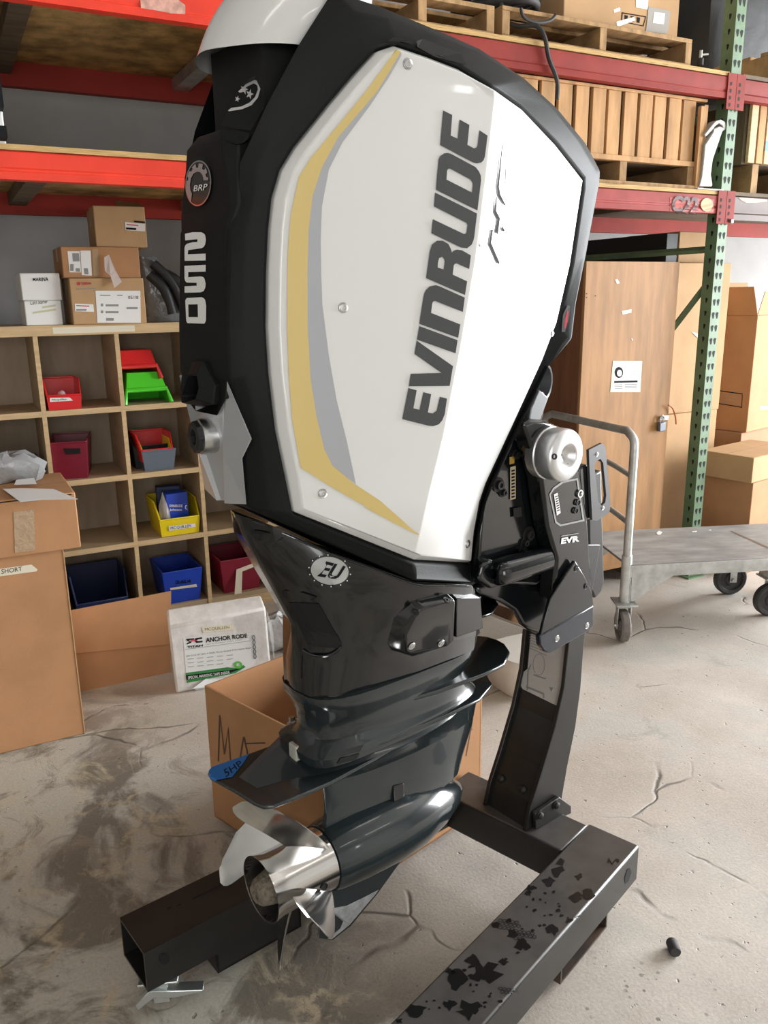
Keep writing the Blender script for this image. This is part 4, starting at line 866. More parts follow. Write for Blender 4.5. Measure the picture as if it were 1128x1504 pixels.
# casters
def caster(p, ang, brake=True, r=0.05):
    c = Matrix.Rotation(ang, 4, 'Z'); q = sl_(Vector((p[0], p[1], 0)))
    def T(v): return q + (c @ Vector(v))
    fk = boxes('caster', [((-0.045, -0.04, 0.098), (0.045, 0.04, 0.104)), ((-0.016, -0.026, 0.035), (0.020, -0.022, 0.10)), ((-0.016, 0.022, 0.035), (0.020, 0.026, 0.10)), ((-0.03, -0.026, 0.088), (0.035, 0.026, 0.099))], M_ZINC, stand, 0.002)
    fk.matrix_basis = Matrix.Translation(q) @ c
    w = lathe('wheel', [(-0.017, 0.0), (-0.017, 0.022), (-0.012, 0.03), (-0.016, 0.042), (-0.012, r), (0.012, r), (0.016, 0.042), (0.012, 0.03), (0.017, 0.022), (0.017, 0.0)], (0, 0, r), (0, 1, 0), mat('wheel_tan', (0.20, 0.18, 0.15), 0.6, var=0.2, vscale=30), fk, 28)
    cyl('axle', (0, -0.031, r), (0, 0.031, r), 0.009, M_ZINC, fk, 12)
    if brake:
        mesh('brake_pedal', [(-0.05, -0.036, 0.03), (-0.01, -0.036, 0.062), (0.03, -0.036, 0.055), (0.095, -0.036, 0.062), (0.10, -0.036, 0.068), (0.03, -0.036, 0.075), (-0.02, -0.036, 0.082), (-0.055, -0.036, 0.045), (-0.05, 0.0, 0.03), (-0.01, 0.0, 0.062), (0.03, -0.008, 0.055), (0.095, -0.008, 0.062), (0.10, -0.008, 0.068), (0.03, -0.008, 0.075), (-0.02, 0.0, 0.082), (-0.055, 0.0, 0.045)],
             [(0, 1, 2, 3, 4, 5, 6, 7), (8, 9, 10, 11, 12, 13, 14, 15)] + [(i, (i+1) % 8, (i+1) % 8+8, i+8) for i in range(8)], M_ZINC, fk, bevel=0.002)
    return fk
c0_ = at_z(240, 1478, 0.0); caster((c0_.x, c0_.y), dL - 0.55)
c1_ = at_z(655, 1226, 0.0); caster((c1_.x-0.01, c1_.y+0.03), dL+0.6, False)
c2_ = rc - UR*1.0; caster((c2_.x, c2_.y), dR+0.3)
c3_ = rc - UR*0.03 + NR_*0.02; caster((c3_.x, c3_.y), dR+2.0, False)
# ================================================================== pallet rack
RY, RB = 3.16, 4.40
rack = thing('pallet_rack', 'tall pallet rack with green post and red beams', 'rack', (3.69, RY, 0))
RO_ = Vector((3.69, RY, 0))
def rl(p): return Vector(p) - RO_
def rbox(name, lo, hi, m_, bevel=0.0): return box(name, rl(lo), rl(hi), m_, rack, bevel)
PX0, PX1 = 3.653, 3.722
XL_P, XM_P, XR_P = -1.373, 1.44, 7.0
def post(y0, y1, nm='post'):
    # open C profile: front face and two flanges
    fr = [(PX0, y0), (PX1, y0), (PX1, y1), (PX1-0.004, y1), (PX1-0.004, y0+0.004), (PX0+0.004, y0+0.004), (PX0+0.004, y1), (PX0, y1)]
    return prism(nm, [rl((x, y, 0)) for x, y in fr], (0, 0, 3.9), M_GREENP, rack)
post(RY, RY+0.075); post(RB+0.06, RB-0.015)
for xo in (XL_P, XM_P, XR_P):
    for y0, y1 in ((RY, RY+0.075), (RB+0.06, RB-0.015)):
        q_ = post(y0, y1); q_.location = (xo-PX0, 0, 0)
    for z_ in (0.5, 1.825, 3.2): cyl('brace', rl((xo+0.035, RY+0.06, z_)), rl((xo+0.035, RB-0.09, z_)), 0.018, M_GREENP, rack, 4)
# keyhole slots: shallow dark teardrops, front face (two columns) and side flange
v, f = [], []
def tear(c, ux, uz, r):
    b = len(v); n_ = 10; ring = []
    for k_ in range(n_):
        a = 2*pi*k_/n_; rr = r*(1.0 if sin(a) > -0.2 else 1.0); x = rr*cos(a)*(1.0 if sin(a) > 0 else 0.62); z = rr*sin(a)*(1.0 if sin(a) > 0 else 2.0); ring.append(c + ux*x + uz*z)
    v.extend(ring); f.append(tuple(range(b, b+n_)))
for i in range(56):
    z = 0.06 + i*0.068
    for x in (PX0+0.021, PX0+0.050): tear(rl((x, RY-0.0008, z)), Vector((1, 0, 0)), Vector((0, 0, 1)), 0.0118)
    tear(rl((PX0-0.0008, RY+0.036, z+0.01)), Vector((0, 1, 0)), Vector((0, 0, 1)), 0.0095)
ks = mesh('keyhole_slot', v, f, M_VOID, rack); ks['kind'] = 'stuff'
rbox('foot_plate', (PX0-0.03, RY-0.03, 0), (PX1+0.03, RY+0.10, 0.008), M_GREENP)
# braces between the front and the back post
cyl('brace', rl((3.688, RY+0.06, 1.825)), rl((3.688, RB-0.09, 1.825)), 0.018, M_GREENP, rack, 4)
cyl('brace', rl((3.688, RY+0.06, 1.66)), rl((3.688, RB-0.10, 0.45)), 0.020, M_GREENP, rack, 4)
cyl('brace', rl((3.688, RY+0.06, 2.35)), rl((3.688, RB-0.09, 3.2)), 0.018, M_GREENP, rack, 4)
def beam(x0, x1, y0, z0, z1, m_, nm='beam'):
    h = z1-z0; pr = [(0.0, 0), (0.046, 0), (0.046, h), (0.018, h), (0.018, h-0.006), (0.0, h-0.006), (0.0, h*0.42), (0.004, h*0.36), (0.004, h*0.30), (0.0, h*0.26)]
    return prism(nm, [rl((x0, y0+a, z0+b)) for a, b in pr], (x1-x0, 0, 0), m_, rack, bevel=0.0015)
XL = -1.3
LZ0, LZ1, UZ0, UZ1 = 1.997, 2.090, 2.543, 2.646
b2 = beam(XL, XM_P-0.004, RY-0.004, UZ0, UZ1, M_REDBEAM); beam(XL, XM_P-0.004, RY-0.004, LZ0, LZ1, M_REDBEAM)
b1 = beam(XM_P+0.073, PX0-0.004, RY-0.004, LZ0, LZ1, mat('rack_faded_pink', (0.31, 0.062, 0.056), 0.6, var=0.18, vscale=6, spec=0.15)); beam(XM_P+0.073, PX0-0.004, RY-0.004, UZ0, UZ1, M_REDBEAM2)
for z0, z1 in ((LZ0, LZ1), (UZ0, UZ1)):
    q = prism('beam', [rl((XL, RB-0.05, z0)), rl((XL, RB, z0)), rl((XL, RB, z1)), rl((XL, RB-0.05, z1))], (8.6, 0, 0), mat('rack_dark_red', (0.33, 0.035, 0.024), 0.55, var=0.12, vscale=4, spec=0.2), rack)
M_BROWNB = mat('brown_beam', (0.085, 0.05, 0.04), 0.55, var=0.2, vscale=5)
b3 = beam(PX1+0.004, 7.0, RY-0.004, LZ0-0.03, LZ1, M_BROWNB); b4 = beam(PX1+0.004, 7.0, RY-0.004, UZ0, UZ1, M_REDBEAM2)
# connectors hooked into the post
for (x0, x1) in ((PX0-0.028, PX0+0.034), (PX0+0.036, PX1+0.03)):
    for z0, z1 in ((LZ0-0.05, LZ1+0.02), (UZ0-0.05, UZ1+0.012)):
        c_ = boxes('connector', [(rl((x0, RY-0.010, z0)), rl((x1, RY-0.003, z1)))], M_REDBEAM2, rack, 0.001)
        for i in range(4):
            cz = z0 + 0.02 + i*0.032; mesh('connector_hole', [rl((x0+0.022+dx, RY-0.0108, cz+dz)) for dx, dz in ((-0.006, -0.009), (0.006, -0.007), (0.007, 0.008), (-0.005, 0.009))], [(0, 1, 2, 3)], M_VOID, rack)
rbox('bolt', (PX1+0.002, RY-0.02, LZ0-0.045), (PX1+0.022, RY-0.010, LZ0-0.025), M_GALV, 0.003)
# cross supports and plywood decks
for z1 in (LZ1, UZ1):
    for i, x in enumerate((-0.5, 0.35, 1.15, 1.95, 2.75, 3.35)):
        rbox('cross_support', (x, RY+0.05, z1-0.055), (x+0.075, RB-0.05, z1-0.004), M_DKWOOD if i % 2 else M_GALV)
M_PLYE = mat('ply_edge', (0.50, 0.33, 0.14), 0.7, var=0.45, vscale=14, stretch=(0.6, 0.6, 60), spec=0.2)
for z1, x0, x1 in ((LZ1, XL, 1.28), (LZ1, 1.285, 3.64), (UZ1, XL, 1.28), (UZ1, 1.285, 3.64), (LZ1, 3.74, 7), (UZ1, 3.74, 7)):
    rbox('shelf_deck', (x0, RY-0.002, z1), (x1, RB-0.01, z1+0.018), M_PLYE if x0 < 3 else M_DKWOOD)
# paint marks, torn stickers and the bay number on the lower beam
bv1 = bvh_of(b1); bv2 = bvh_of(b2); bv3 = bvh_of(b3)
px_decal('faded_patch', [[(984, 290), (1048, 293), (1048, 312), (984, 310)]], bv1, mat('faded_pink', (0.42, 0.065, 0.055), 0.6, var=0.25, vscale=20), b1, 0.0012, 3)
txt_decal('bay_number', 'C22', [(985, 312), (1024, 314), (1026, 290), (987, 287)], bv1, mat('faded_stencil', (0.10, 0.05, 0.05), 0.6, var=0.5, vscale=40), b1, 0.006, bold=0.04)
px_decal('yellow_dot', [ell(1037, 301, 9, 10, 14)], bv1, mat('faded_yellow', (0.55, 0.33, 0.16), 0.6, var=0.2, vscale=30), b1, 0.006)
px_decal('peeled_sticker', [[(206, 0), (262, 0), (272, 8), (272, 21), (252, 20), (232, 16), (207, 12)]], bv2, mat('peeled_sticker', (0.55, 0.30, 0.24), 0.7, var=0.3, vscale=30), b2, 0.0016)
px_decal('torn_tape', [[(1084, 290), (1126, 293), (1127, 296), (1110, 298), (1096, 298), (1088, 294)]], bv3, mat('torn_pink', (0.62, 0.35, 0.32), 0.7), b3, 0.0016)
bv4 = bvh_of(*[o_ for o_ in rack.children if o_.name.startswith('shelf_deck')])
for k_ in range(5): px_decal('black_mark', [[(899+k_*18.5, 84.2+k_*2.37), (907+k_*18.5, 85.2+k_*2.37), (907+k_*18.5, 88.2+k_*2.37), (899+k_*18.5, 87.2+k_*2.37)]], bv4, M_VOID, rack, 0.001)

# ---------------------------------------------------------------- loads on the rack
def plank(name, lo, hi, m_, par, jit=0.0):
    return box(name, lo, hi, m_, par, 0.002)
def pallet(name, label, x0, x1, y0, y1, z0, h, group, boards=7):
    t = thing(name, label, 'pallet', (x0, y0, z0), 0, group); w = x1-x0; d = y1-y0
    for i in range(3):
        yy = i*(d-0.09)/2
        for sx in (0.0, w/2-0.02, w-0.04): pass
    for sx in (0.0, w/2-0.02, w-0.04): plank('stringer', (sx, 0.0, 0.016), (sx+0.04, d, h-0.018), M_PALLET, t)
    for i in range(boards):
        yy = i*(d-0.09)/(boards-1); plank('top_board', (0, yy, h-0.018), (w, yy+0.09, h), M_PALLET, t)
    for yy in (0, d/2-0.045, d-0.09): plank('bottom_board', (0, yy, 0), (w, yy+0.09, 0.016), M_PALLET, t)
    return t
DK = 0.0185
pallet('pallet', 'weathered pallet on the upper shelf beside the black hose pallet', 1.53, 2.235, RY+0.03, 4.2, UZ1+DK, 0.115, 'pallets on the upper shelf')
pallet('pallet', 'wide pallet on the upper shelf carrying a cardboard box', 2.275, 3.40, RY+0.03, 4.2, UZ1+DK, 0.125, 'pallets on the upper shelf')
pallet('pallet', 'pallet on the upper shelf right of the green post', 4.0, 5.2, RY+0.03, 4.2, UZ1+DK, 0.15, 'pallets on the upper shelf')
PT3 = UZ1+DK+0.125
def carton(name, label, lo, hi, m_, rotz=0.0, cat='cardboard box', group=None, tape=True, seam=True, bevel=0.004):
    c = Vector(((lo[0]+hi[0])/2, (lo[1]+hi[1])/2, lo[2])); h = Vector(((hi[0]-lo[0])/2, (hi[1]-lo[1])/2, hi[2]-lo[2]))
    t = thing(name, label, cat, c, rotz, group)
    b = box('carton_body', (-h.x, -h.y, 0), (h.x, h.y, h.z), m_, t, bevel)
    if tape: box('tape', (-h.x-0.0006, -0.025, h.z*0.55), (h.x+0.0006, 0.025, h.z+0.0008), M_TAPE if False else mat('brown_tape', (0.40, 0.27, 0.15), 0.3), t)
    if seam: box('flap_seam', (-h.x+0.004, -0.0015, h.z-0.0002), (h.x-0.004, 0.0015, h.z+0.0004), M_CARD3, t)
    return t, b
def lbl(t_b, name, pts, m_=M_PAPER, off=0.0014): return px_decal(name, [pts], bvh_of(t_b), m_, t_b, off)
t, b = carton('cardboard_box', 'large cardboard box on the pallet of the upper shelf', (2.66, RY+0.10, PT3), (3.37, 4.0, PT3+0.55), M_CARD2)
for q, m_ in (([(905, 32), (931, 25), (933, 30), (906, 40)], M_PAPER), ([(901, 14), (910, 11), (911, 16), (902, 19)], M_PAPER), ([(934, 0), (952, 0), (951, 14), (934, 11)], M_PAPER)): lbl(b, 'shipping_label', q, m_)
pouch = px_decal('document_pouch', [[(952, 10), (984, 16), (981, 44), (978, 50), (948, 46), (950, 30)]], bvh_of(b), mat('pouch_film', (0.38, 0.36, 0.33), 0.25), b, 0.003)
lbl(b, 'pouch_paper', [(960, 18), (976, 20), (974, 36), (958, 34)], M_PAPER, 0.004)
px_decal('handling_print', [[(913, 18), (949, 24), (945, 39), (912, 32)], [(914.5, 20), (947.5, 25.5), (944, 37.5), (913.5, 31)]], bvh_of(b), M_INK, b, 0.0012)
for k_ in range(3): px_decal('handling_print', [[(917+k_*9, 22+k_*1.5), (922+k_*9, 23+k_*1.5), (921+k_*9, 31+k_*1.5), (917+k_*9, 30+k_*1.5)]], bvh_of(b), M_INK, b, 0.0012)
# coiled black hose on the pallet, one end hanging over the beam
hz = PT3 + 0.022
pts = []
for k_ in range(34):
    a = k_*0.62; r_ = 0.20 + 0.02*sin(k_*1.7); pts.append((2.42+r_*0.85*cos(a), RY+0.30+r_*1.0*sin(a), hz + 0.012 + k_*0.0034))
tag(tube('black_hose', pts, 0.019, M_RUBBER, None, 10, 5), 'coil of thick black hose lying on the wide upper pallet', 'hose')
cp_ = [at_y(px, py, RY-0.02) for px, py in ((770, -30), (767, 10), (776, 30), (792, 36), (800, 55), (806, 85), (815, 108), (819, 125), (818, 146))]
cp_[0].y = RY+0.14; cp_[1].y = RY+0.12; cp_[2].y = RY+0.06; cp_[3].y = RY+0.0
tag(tube('black_cable', cp_, 0.010, M_RUBBER, None, 8, 5), 'black cable hanging down over the upper red beam', 'cable')
cq = [at_y(px, py, RY+0.02) for px, py in ((765, 12), (770, 26), (790, 33), (808, 30), (816, 22))]
tag(tube('cable_tail', cq, 0.007, M_RUBBER, None, 8, 5), 'curled black cable end lying at the edge of the upper pallet', 'cable')
# dark film-wrapped load beyond the boxes, upper shelf
wv2 = thing('wrapped_load', 'load wrapped in dark film on the upper shelf behind the green post', 'wrapped load', (4.58, 4.03, UZ1+DK+0.15))
ring = []
for k_, (z, s_) in enumerate(((0, 1.0), (0.15, 1.02), (0.4, 0.97), (0.7, 0.95), (0.72, 0.9))): ring.append([Vector((0.45*s_*(1 if abs(cos(a)) < 0.99 else 1)*math.copysign(abs(cos(a))**0.35, cos(a)) + 0.02*sin(7*a+k_), 0.27*s_*math.copysign(abs(sin(a))**0.35, sin(a)), z)) for a in [2*pi*i/24 for i in range(24)]])
loft('film_wrap', ring, M_DKBAG, wv2)
tv_ = thing('valve', 'small grey valve fitting on the upper shelf beside the green post', 'valve', at_y(1028, 97, RY+0.06))
cyl('valve_body', (0, 0, 0), (0, 0, 0.035), 0.016, M_BLKMAT, tv_, 14, 0.003); cyl('valve_stem', (0, 0, 0.035), (0, 0, 0.07), 0.008, M_GALV, tv_, 10); cyl('valve_lever', (0, 0, 0.05), (0.04, -0.01, 0.055), 0.005, M_GALV, tv_, 8)
# slatted crate on the lower shelf
Y2 = RY + 0.04; LZD = LZ1 + DK
crate = thing('slatted_crate', 'long wooden crate of upright slats on the lower shelf', 'crate', (2.2, Y2, LZD))
def cl(x, y, z): return Vector((x-2.2, y-Y2, z-LZD))
XA, XB = 2.20, 3.545
for yy in (Y2+0.01, 3.95):
    pass
sx = [(50, 115), (133, 198), (213, 275), (293, 355), (370, 430), (445, 505), (518, 578), (590, 645), (657, 715), (727, 785)]
xs = []
for a, b in sx:
    p0 = at_y(780+a/3.241, 150+a*0.03, Y2); p1 = at_y(780+b/3.241, 150+b*0.03, Y2); xs.append((p0.x, p1.x))
w0 = xs[0][0]-xs[1][0]
xs = [(xs[0][0]+w0*k_, xs[0][1]+w0*k_) for k_ in (3, 2, 1)] + xs
rs = random.Random(3)
for (a, b) in xs:
    if a < XA: continue
    box('slat', cl(a, Y2+rs.uniform(0, 0.006), 2.242), cl(b, Y2+0.022, 2.525), M_CRATE, crate, 0.002)
box('top_rail', cl(XA, Y2-0.004, 2.525), cl(XB, Y2+0.03, 2.538), M_CRATE, crate, 0.002)
box('bottom_rail', cl(XA, Y2-0.006, 2.220), cl(XB-0.04, Y2+0.03, 2.244), M_CRATE, crate, 0.002)
box('end_post', cl(XB-0.062, Y2-0.022, LZD), cl(XB-0.035, Y2+0.0, 2.50), M_CRATE, crate, 0.002)
box('end_post', cl(XB-0.030, Y2-0.014, 2.235), cl(XB-0.004, Y2+0.02, 2.51), M_CRATE, crate, 0.002)
box('bottom_board', cl(XA, Y2-0.02, LZD), cl(XB, Y2+0.07, LZD+0.02), M_PALLET, crate, 0.002)
for x in (XA+0.02, 2.99, XB-0.10): box('skid', cl(x, Y2, LZD+0.02), cl(x+0.045, 4.1, 2.222), M_PALLET, crate, 0.002)
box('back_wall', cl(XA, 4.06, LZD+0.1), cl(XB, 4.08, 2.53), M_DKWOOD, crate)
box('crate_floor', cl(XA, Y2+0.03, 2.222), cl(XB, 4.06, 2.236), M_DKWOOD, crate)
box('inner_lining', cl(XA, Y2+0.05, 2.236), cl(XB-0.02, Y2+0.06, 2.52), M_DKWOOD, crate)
for i in range(5):
    y_ = Y2+0.10+i*0.17; box('end_slat', cl(XB-0.022, y_, 2.236), cl(XB, y_+0.10, 2.52), M_CRATE, crate, 0.002)
# second crate to the right of the post
cr2 = thing('slatted_crate', 'pale slatted crate on the lower shelf right of the green post', 'crate', (3.86, Y2, LZD))
for i in range(9): box('slat', (0.02+i*0.062, 0, 0.155), (0.02+i*0.062+0.05, 0.02, 0.46), M_CRATE if i % 2 else M_PINE, cr2, 0.002)
box('back_wall', (0, 0.025, 0.15), (0.62, 0.7, 0.45), M_DKWOOD, cr2)
for x in (0.06, 0.5): box('skid', (x, 0, 0.0), (x+0.05, 0.7, 0.15), M_PALLET, cr2, 0.002)
box('blue_mark', (0.145, -0.001, 0.36), (0.19, 0.0, 0.40), mat('blue_mark', (0.10, 0.30, 0.55), 0.6), cr2); box('blue_mark', (0.145, -0.001, 0.22), (0.19, 0.0, 0.27), mat('blue_mark', (0.10, 0.30, 0.55), 0.6), cr2)
# white bracket leaning against the crate
Zq = lambda p: at_y(780+p[0]/3.241, p[1]/3.241, RY+0.005)
wb_ = thing('white_bracket', 'white curved metal bracket standing on the lower shelf against the green post', 'bracket', (3.58, RY+0.005, LZD))
wo = Vector((3.58, RY+0.005, LZD))
o_ = [Zq(p) - wo for p in [(828, 690), (868, 628), (872, 612), (900, 600), (925, 612), (912, 626), (890, 690), (866, 760), (857, 830), (864, 878), (862, 888), (800, 888), (812, 845), (822, 760)]]
prism('bracket_web', o_, (0, 0.03, 0), mat('bracket_cream', (0.40, 0.385, 0.35), 0.45), wb_, bevel=0.004)
hk = [Zq(p) - wo for p in [(826, 640), (858, 600), (880, 575), (905, 568), (925, 580), (931, 612), (918, 622), (912, 598), (896, 586), (878, 600), (862, 620), (832, 652)]]
prism('bracket_hook', hk, (0, 0.045, 0), mat('bracket_cream', (0.40, 0.385, 0.35), 0.45), wb_, bevel=0.003)
box('bracket_foot', (Zq((785, 894))-wo).x*Vector((1, 0, 0)) + Vector((0, -0.01, 0.0)), Vector(((Zq((912, 894))-wo).x, 0.05, 0.008)), mat('bracket_cream', (0.40, 0.385, 0.35), 0.45), wb_, 0.002)
# white boxed goods at the left end of the lower shelf
t, b = carton('white_box', 'white and black printed box at the left end of the lower shelf', (-0.25, RY+0.02, LZD), (0.272, 3.6, LZD+0.33), M_PAPER, cat='box', tape=False)
box('black_print_band', (-0.2612, -0.2812, 0.10), (0.2612, 0.2812, 0.20), M_INK, t); box('black_base_band', (-0.2614, -0.2814, 0.01), (0.2614, 0.2814, 0.045), M_INK, t)
# ================================================================== pigeon-hole shelf and what stands in it
CY, CB = 4.0, 4.38
cub = thing('cubby_shelf', 'pine plywood pigeon-hole shelf under the rack', 'shelf', (0, CY, 0))
def cv(x, y, z): return Vector((x, y-CY, z))
XS0, XS1 = -1.047, 2.10
box('top_board', cv(XS0, CY, 1.453), cv(XS1+0.022, CB, 1.499), M_PINE, cub, 0.001)
SH = (1.094, 0.763, 0.423)
for z in SH: box('shelf_board', cv(XS0, CY+0.001, z), cv(XS1, CB-0.01, z+0.026), M_BIRCH, cub)
box('bottom_board', cv(XS0, CY+0.001, 0.06), cv(XS1, CB-0.01, 0.085), M_BIRCH, cub)
box('toe_board', cv(XS0, CY, 0.0), cv(XS1, CY+0.02, 0.06), M_PINE, cub)
k_ = 0
x = XS0
while x <= XS1+0.001:
    box('divider', cv(x, CY-0.0005, 0.06), cv(x+0.020, CB-0.01, 1.453), M_BIRCH, cub)
    x += 0.35
box('back_panel', cv(XS0, CB-0.01, 0.0), cv(XS1+0.02, CB, 1.453), M_BIRCHB, cub)
# pale front edging of boards
for z in SH: box('edge_strip', cv(XS0, CY-0.003, z), cv(XS1, CY+0.001, z+0.026), M_PINE, cub)
x = XS0
while x <= XS1+0.001:
    box('edge_strip', cv(x, CY-0.0035, 0.06), cv(x+0.020, CY-0.0005, 1.453), M_PINE, cub); x += 0.35
box('tape_strip', cv(0.44, CY-0.0012, 1.462), cv(0.80, CY-0.0004, 1.49), M_TAPE, cub)

def bin_open(name, label, x0, x1, y0, z0, d, h, m_, front=0.45, rot=0.0, group='storage bins in the pigeon-holes', taper=0.88, notch=True):
    """stacking bin: tapering tub, front wall cut low with a lip"""
    w = x1-x0; t = thing(name, label, 'storage bin', ((x0+x1)/2, y0+d/2, z0), rot, group)
    W2, D2 = w/2, d/2; bw, bd = W2*taper, D2*taper
    fh = h*front
    def lerpx(z): return bw + (W2-bw)*z/h
    def lerpd(z): return bd + (D2-bd)*z/h
    V = [(-bw, -bd, 0), (bw, -bd, 0), (bw, bd, 0), (-bw, bd, 0),
         (-lerpx(fh), -lerpd(fh), fh), (lerpx(fh), -lerpd(fh), fh), (W2, -D2*0.35 if notch else -D2, h), (W2, D2, h), (-W2, D2, h), (-W2, -D2*0.35 if notch else -D2, h)]
    if not notch: V[4] = (-W2, -D2, h); V[5] = (W2, -D2, h)
    Fc = [(0, 3, 2, 1), (0, 1, 5, 4), (1, 2, 7, 6, 5), (2, 3, 8, 7), (3, 0, 4, 9, 8)]
    o = mesh('tub', V, Fc, m_, t, solid=-0.004)
    lipv = [Vector(V[i]) for i in (4, 5, 6, 7, 8, 9)]
    rp = lipv + [lipv[0]]
    tube('rim', rp, 0.005, m_, t, 6, smoothp=False)
    return t, o
# row 1
t, b = bin_open('red_bin', 'small red bin with a white name tag in the top row', 0.381, 0.535, 4.005, 1.1205, 0.22, 0.13, M_PLRED, 0.5)
lbl(b, 'name_tag', [(73, 584), (102, 583.5), (107, 588), (73, 590)], M_PAPER, 0.006)
txt_decal('tag_writing', 'Mcquillen', [(76, 589), (98, 588), (98, 584.5), (76, 585.5)], bvh_of(b), M_INK, b, 0.007)
o_ = mesh('crumpled_rag', [(-0.03, -0.02, 0), (0.03, -0.03, 0), (0.035, 0.03, 0), (-0.03, 0.03, 0), (-0.02, -0.01, 0.05), (0.01, -0.02, 0.075), (0.03, 0.015, 0.055), (-0.01, 0.02, 0.06)], [(0, 1, 2, 3), (0, 1, 5, 4), (1, 2, 6, 5), (2, 3, 7, 6), (3, 0, 4, 7), (4, 5, 6, 7)], mat('pink_rag', (0.55, 0.33, 0.32), 0.8), None, smooth=True, sub=2); o_.location = (0.45, 4.05, 1.150); tag(o_, 'crumpled pink rag inside the small red bin', 'rag')
def bin_down(name, label, cx, y0, z0, w, d, h, m_, stripe=None):
    t = thing(name, label, 'storage bin', (cx, y0+d/2, z0), 0, 'upturned bins in the top row'); W2, D2 = w/2, d/2
    V = [(-W2, -D2, 0), (W2, -D2, 0), (W2, D2, 0), (-W2, D2, 0), (-W2*0.72, -D2*0.55, h), (W2*0.72, -D2*0.55, h), (W2*0.72, D2*0.8, h), (-W2*0.72, D2*0.8, h), (-W2*0.86, -D2*0.86, h*0.45), (W2*0.86, -D2*0.86, h*0.45)]
    mesh('tub', V, [(4, 5, 6, 7), (8, 9, 5, 4), (1, 2, 6, 5, 9), (2, 3, 7, 6), (3, 0, 8, 4, 7)], m_, t, solid=0.005, bevel=0.0)
    tube('rim', [V[0], V[8], V[9], V[1]], 0.012, m_, t, 8, smoothp=False)
    return t
bin_down('green_bin', 'bright green upturned bin under a red one', 0.838, 4.02, 1.1205, 0.22, 0.24, 0.145, M_PLGREEN)
bin_down('red_bin', 'red bin upturned over the bright green bin', 0.815, 4.05, 1.235, 0.20, 0.24, 0.135, M_PLRED)
px = [at_y(x_, y_, 4.0) for x_, y_ in ()]
# row 2
t, b = bin_open('maroon_basket', 'maroon basket with a handle slot in the second row', 0.392, 0.565, 4.02, 0.7895, 0.30, 0.175, M_PLMAROON, notch=False, taper=0.86, rot=-0.22)
lbl(b, 'handle_slot', [(93, 658), (118, 658), (118, 666), (96, 667)], M_VOID, 0.006)
t, b = bin_open('clear_bin', 'smoky clear bin under the red bin in the second row', 0.785, 0.945, 4.01, 0.7895, 0.24, 0.10, M_PLCLEAR, notch=False, taper=0.85)
t, b = bin_open('yellow_bin', 'yellow bin nested between a red and a clear bin', 0.785, 0.935, 4.015, 0.815, 0.22, 0.115, M_PLYEL, 0.6, taper=0.85)
t, b = bin_open('red_bin', 'red bin nested on top of a yellow one in the second row', 0.775, 0.94, 4.01, 0.838, 0.22, 0.125, M_PLRED, 0.45, taper=0.85)
t, b = bin_open('black_bin', 'black bin leaning behind the nested red bin', 0.76, 0.955, 4.10, 0.7895, 0.20, 0.16, M_BLKMAT, 0.7)
t, b = carton('blue_carton', 'small blue carton in the second row behind the silver trim', (1.077, 4.03, 0.7895), (1.17, 4.2, 0.93), M_PLBLUE, cat='box', tape=False, seam=False)
# row 3: yellow bin with blue spare part boxes
t, b = bin_open('yellow_bin', 'yellow bin with a handwritten name tag in the third row', 0.835, 1.045, 4.002, 0.4495, 0.27, 0.165, M_PLYEL, 0.52)
bin_y = bvh_of(b)
lbl(b, 'name_tag', [(247, 772), (286, 768), (287, 773), (248, 779)], M_PAPER, 0.008)
txt_decal('tag_writing', 'MC.QUILLEN', [(250, 778), (280, 774), (280, 769), (250, 773)], bin_y, M_INK, b, 0.009)
t, b = carton('blue_parts_box', 'blue printed spare part box standing in the yellow bin', (0.885, 4.06, 0.462), (1.0, 4.13, 0.655), M_PLBLUE, 0.1, 'box', 'blue boxes in the yellow bin', False, False)
bb = bvh_of(b)
txt_decal('box_print', 'EVINRUDE', [(249, 745), (268, 745), (268, 741), (249, 741)], bb, M_PAPER, b, 0.001, bold=0.02); txt_decal('box_print', 'Johnson', [(249, 751), (267, 751), (267, 747), (249, 747)], bb, M_PAPER, b, 0.001, bold=0.02)
px_decal('box_logo', [ell(275.5, 745, 4, 4.5, 16), ell(275.5, 745, 2.6, 3, 16)], bb, M_PAPER, b, 0.001)
t, b = carton('blue_parts_box', 'dark blue spare part box at the back of the yellow bin', (0.87, 4.15, 0.462), (0.99, 4.21, 0.675), M_PLNAVY, -0.15, 'box', 'blue boxes in the yellow bin', False, False)
o_ = mesh('plastic_pouch', [(-0.03, 0, 0), (0.03, -0.01, 0), (0.025, 0.0, 0.10), (0.0, 0.008, 0.20), (-0.025, 0.004, 0.13)], [(0, 1, 2, 3, 4)], mat('grey_pouch', (0.33, 0.30, 0.27), 0.3), None, solid=0.01, smooth=True); o_.location = (0.875, 4.045, 0.47); tag(o_, 'grey pointed plastic pouch in the yellow bin', 'pouch')
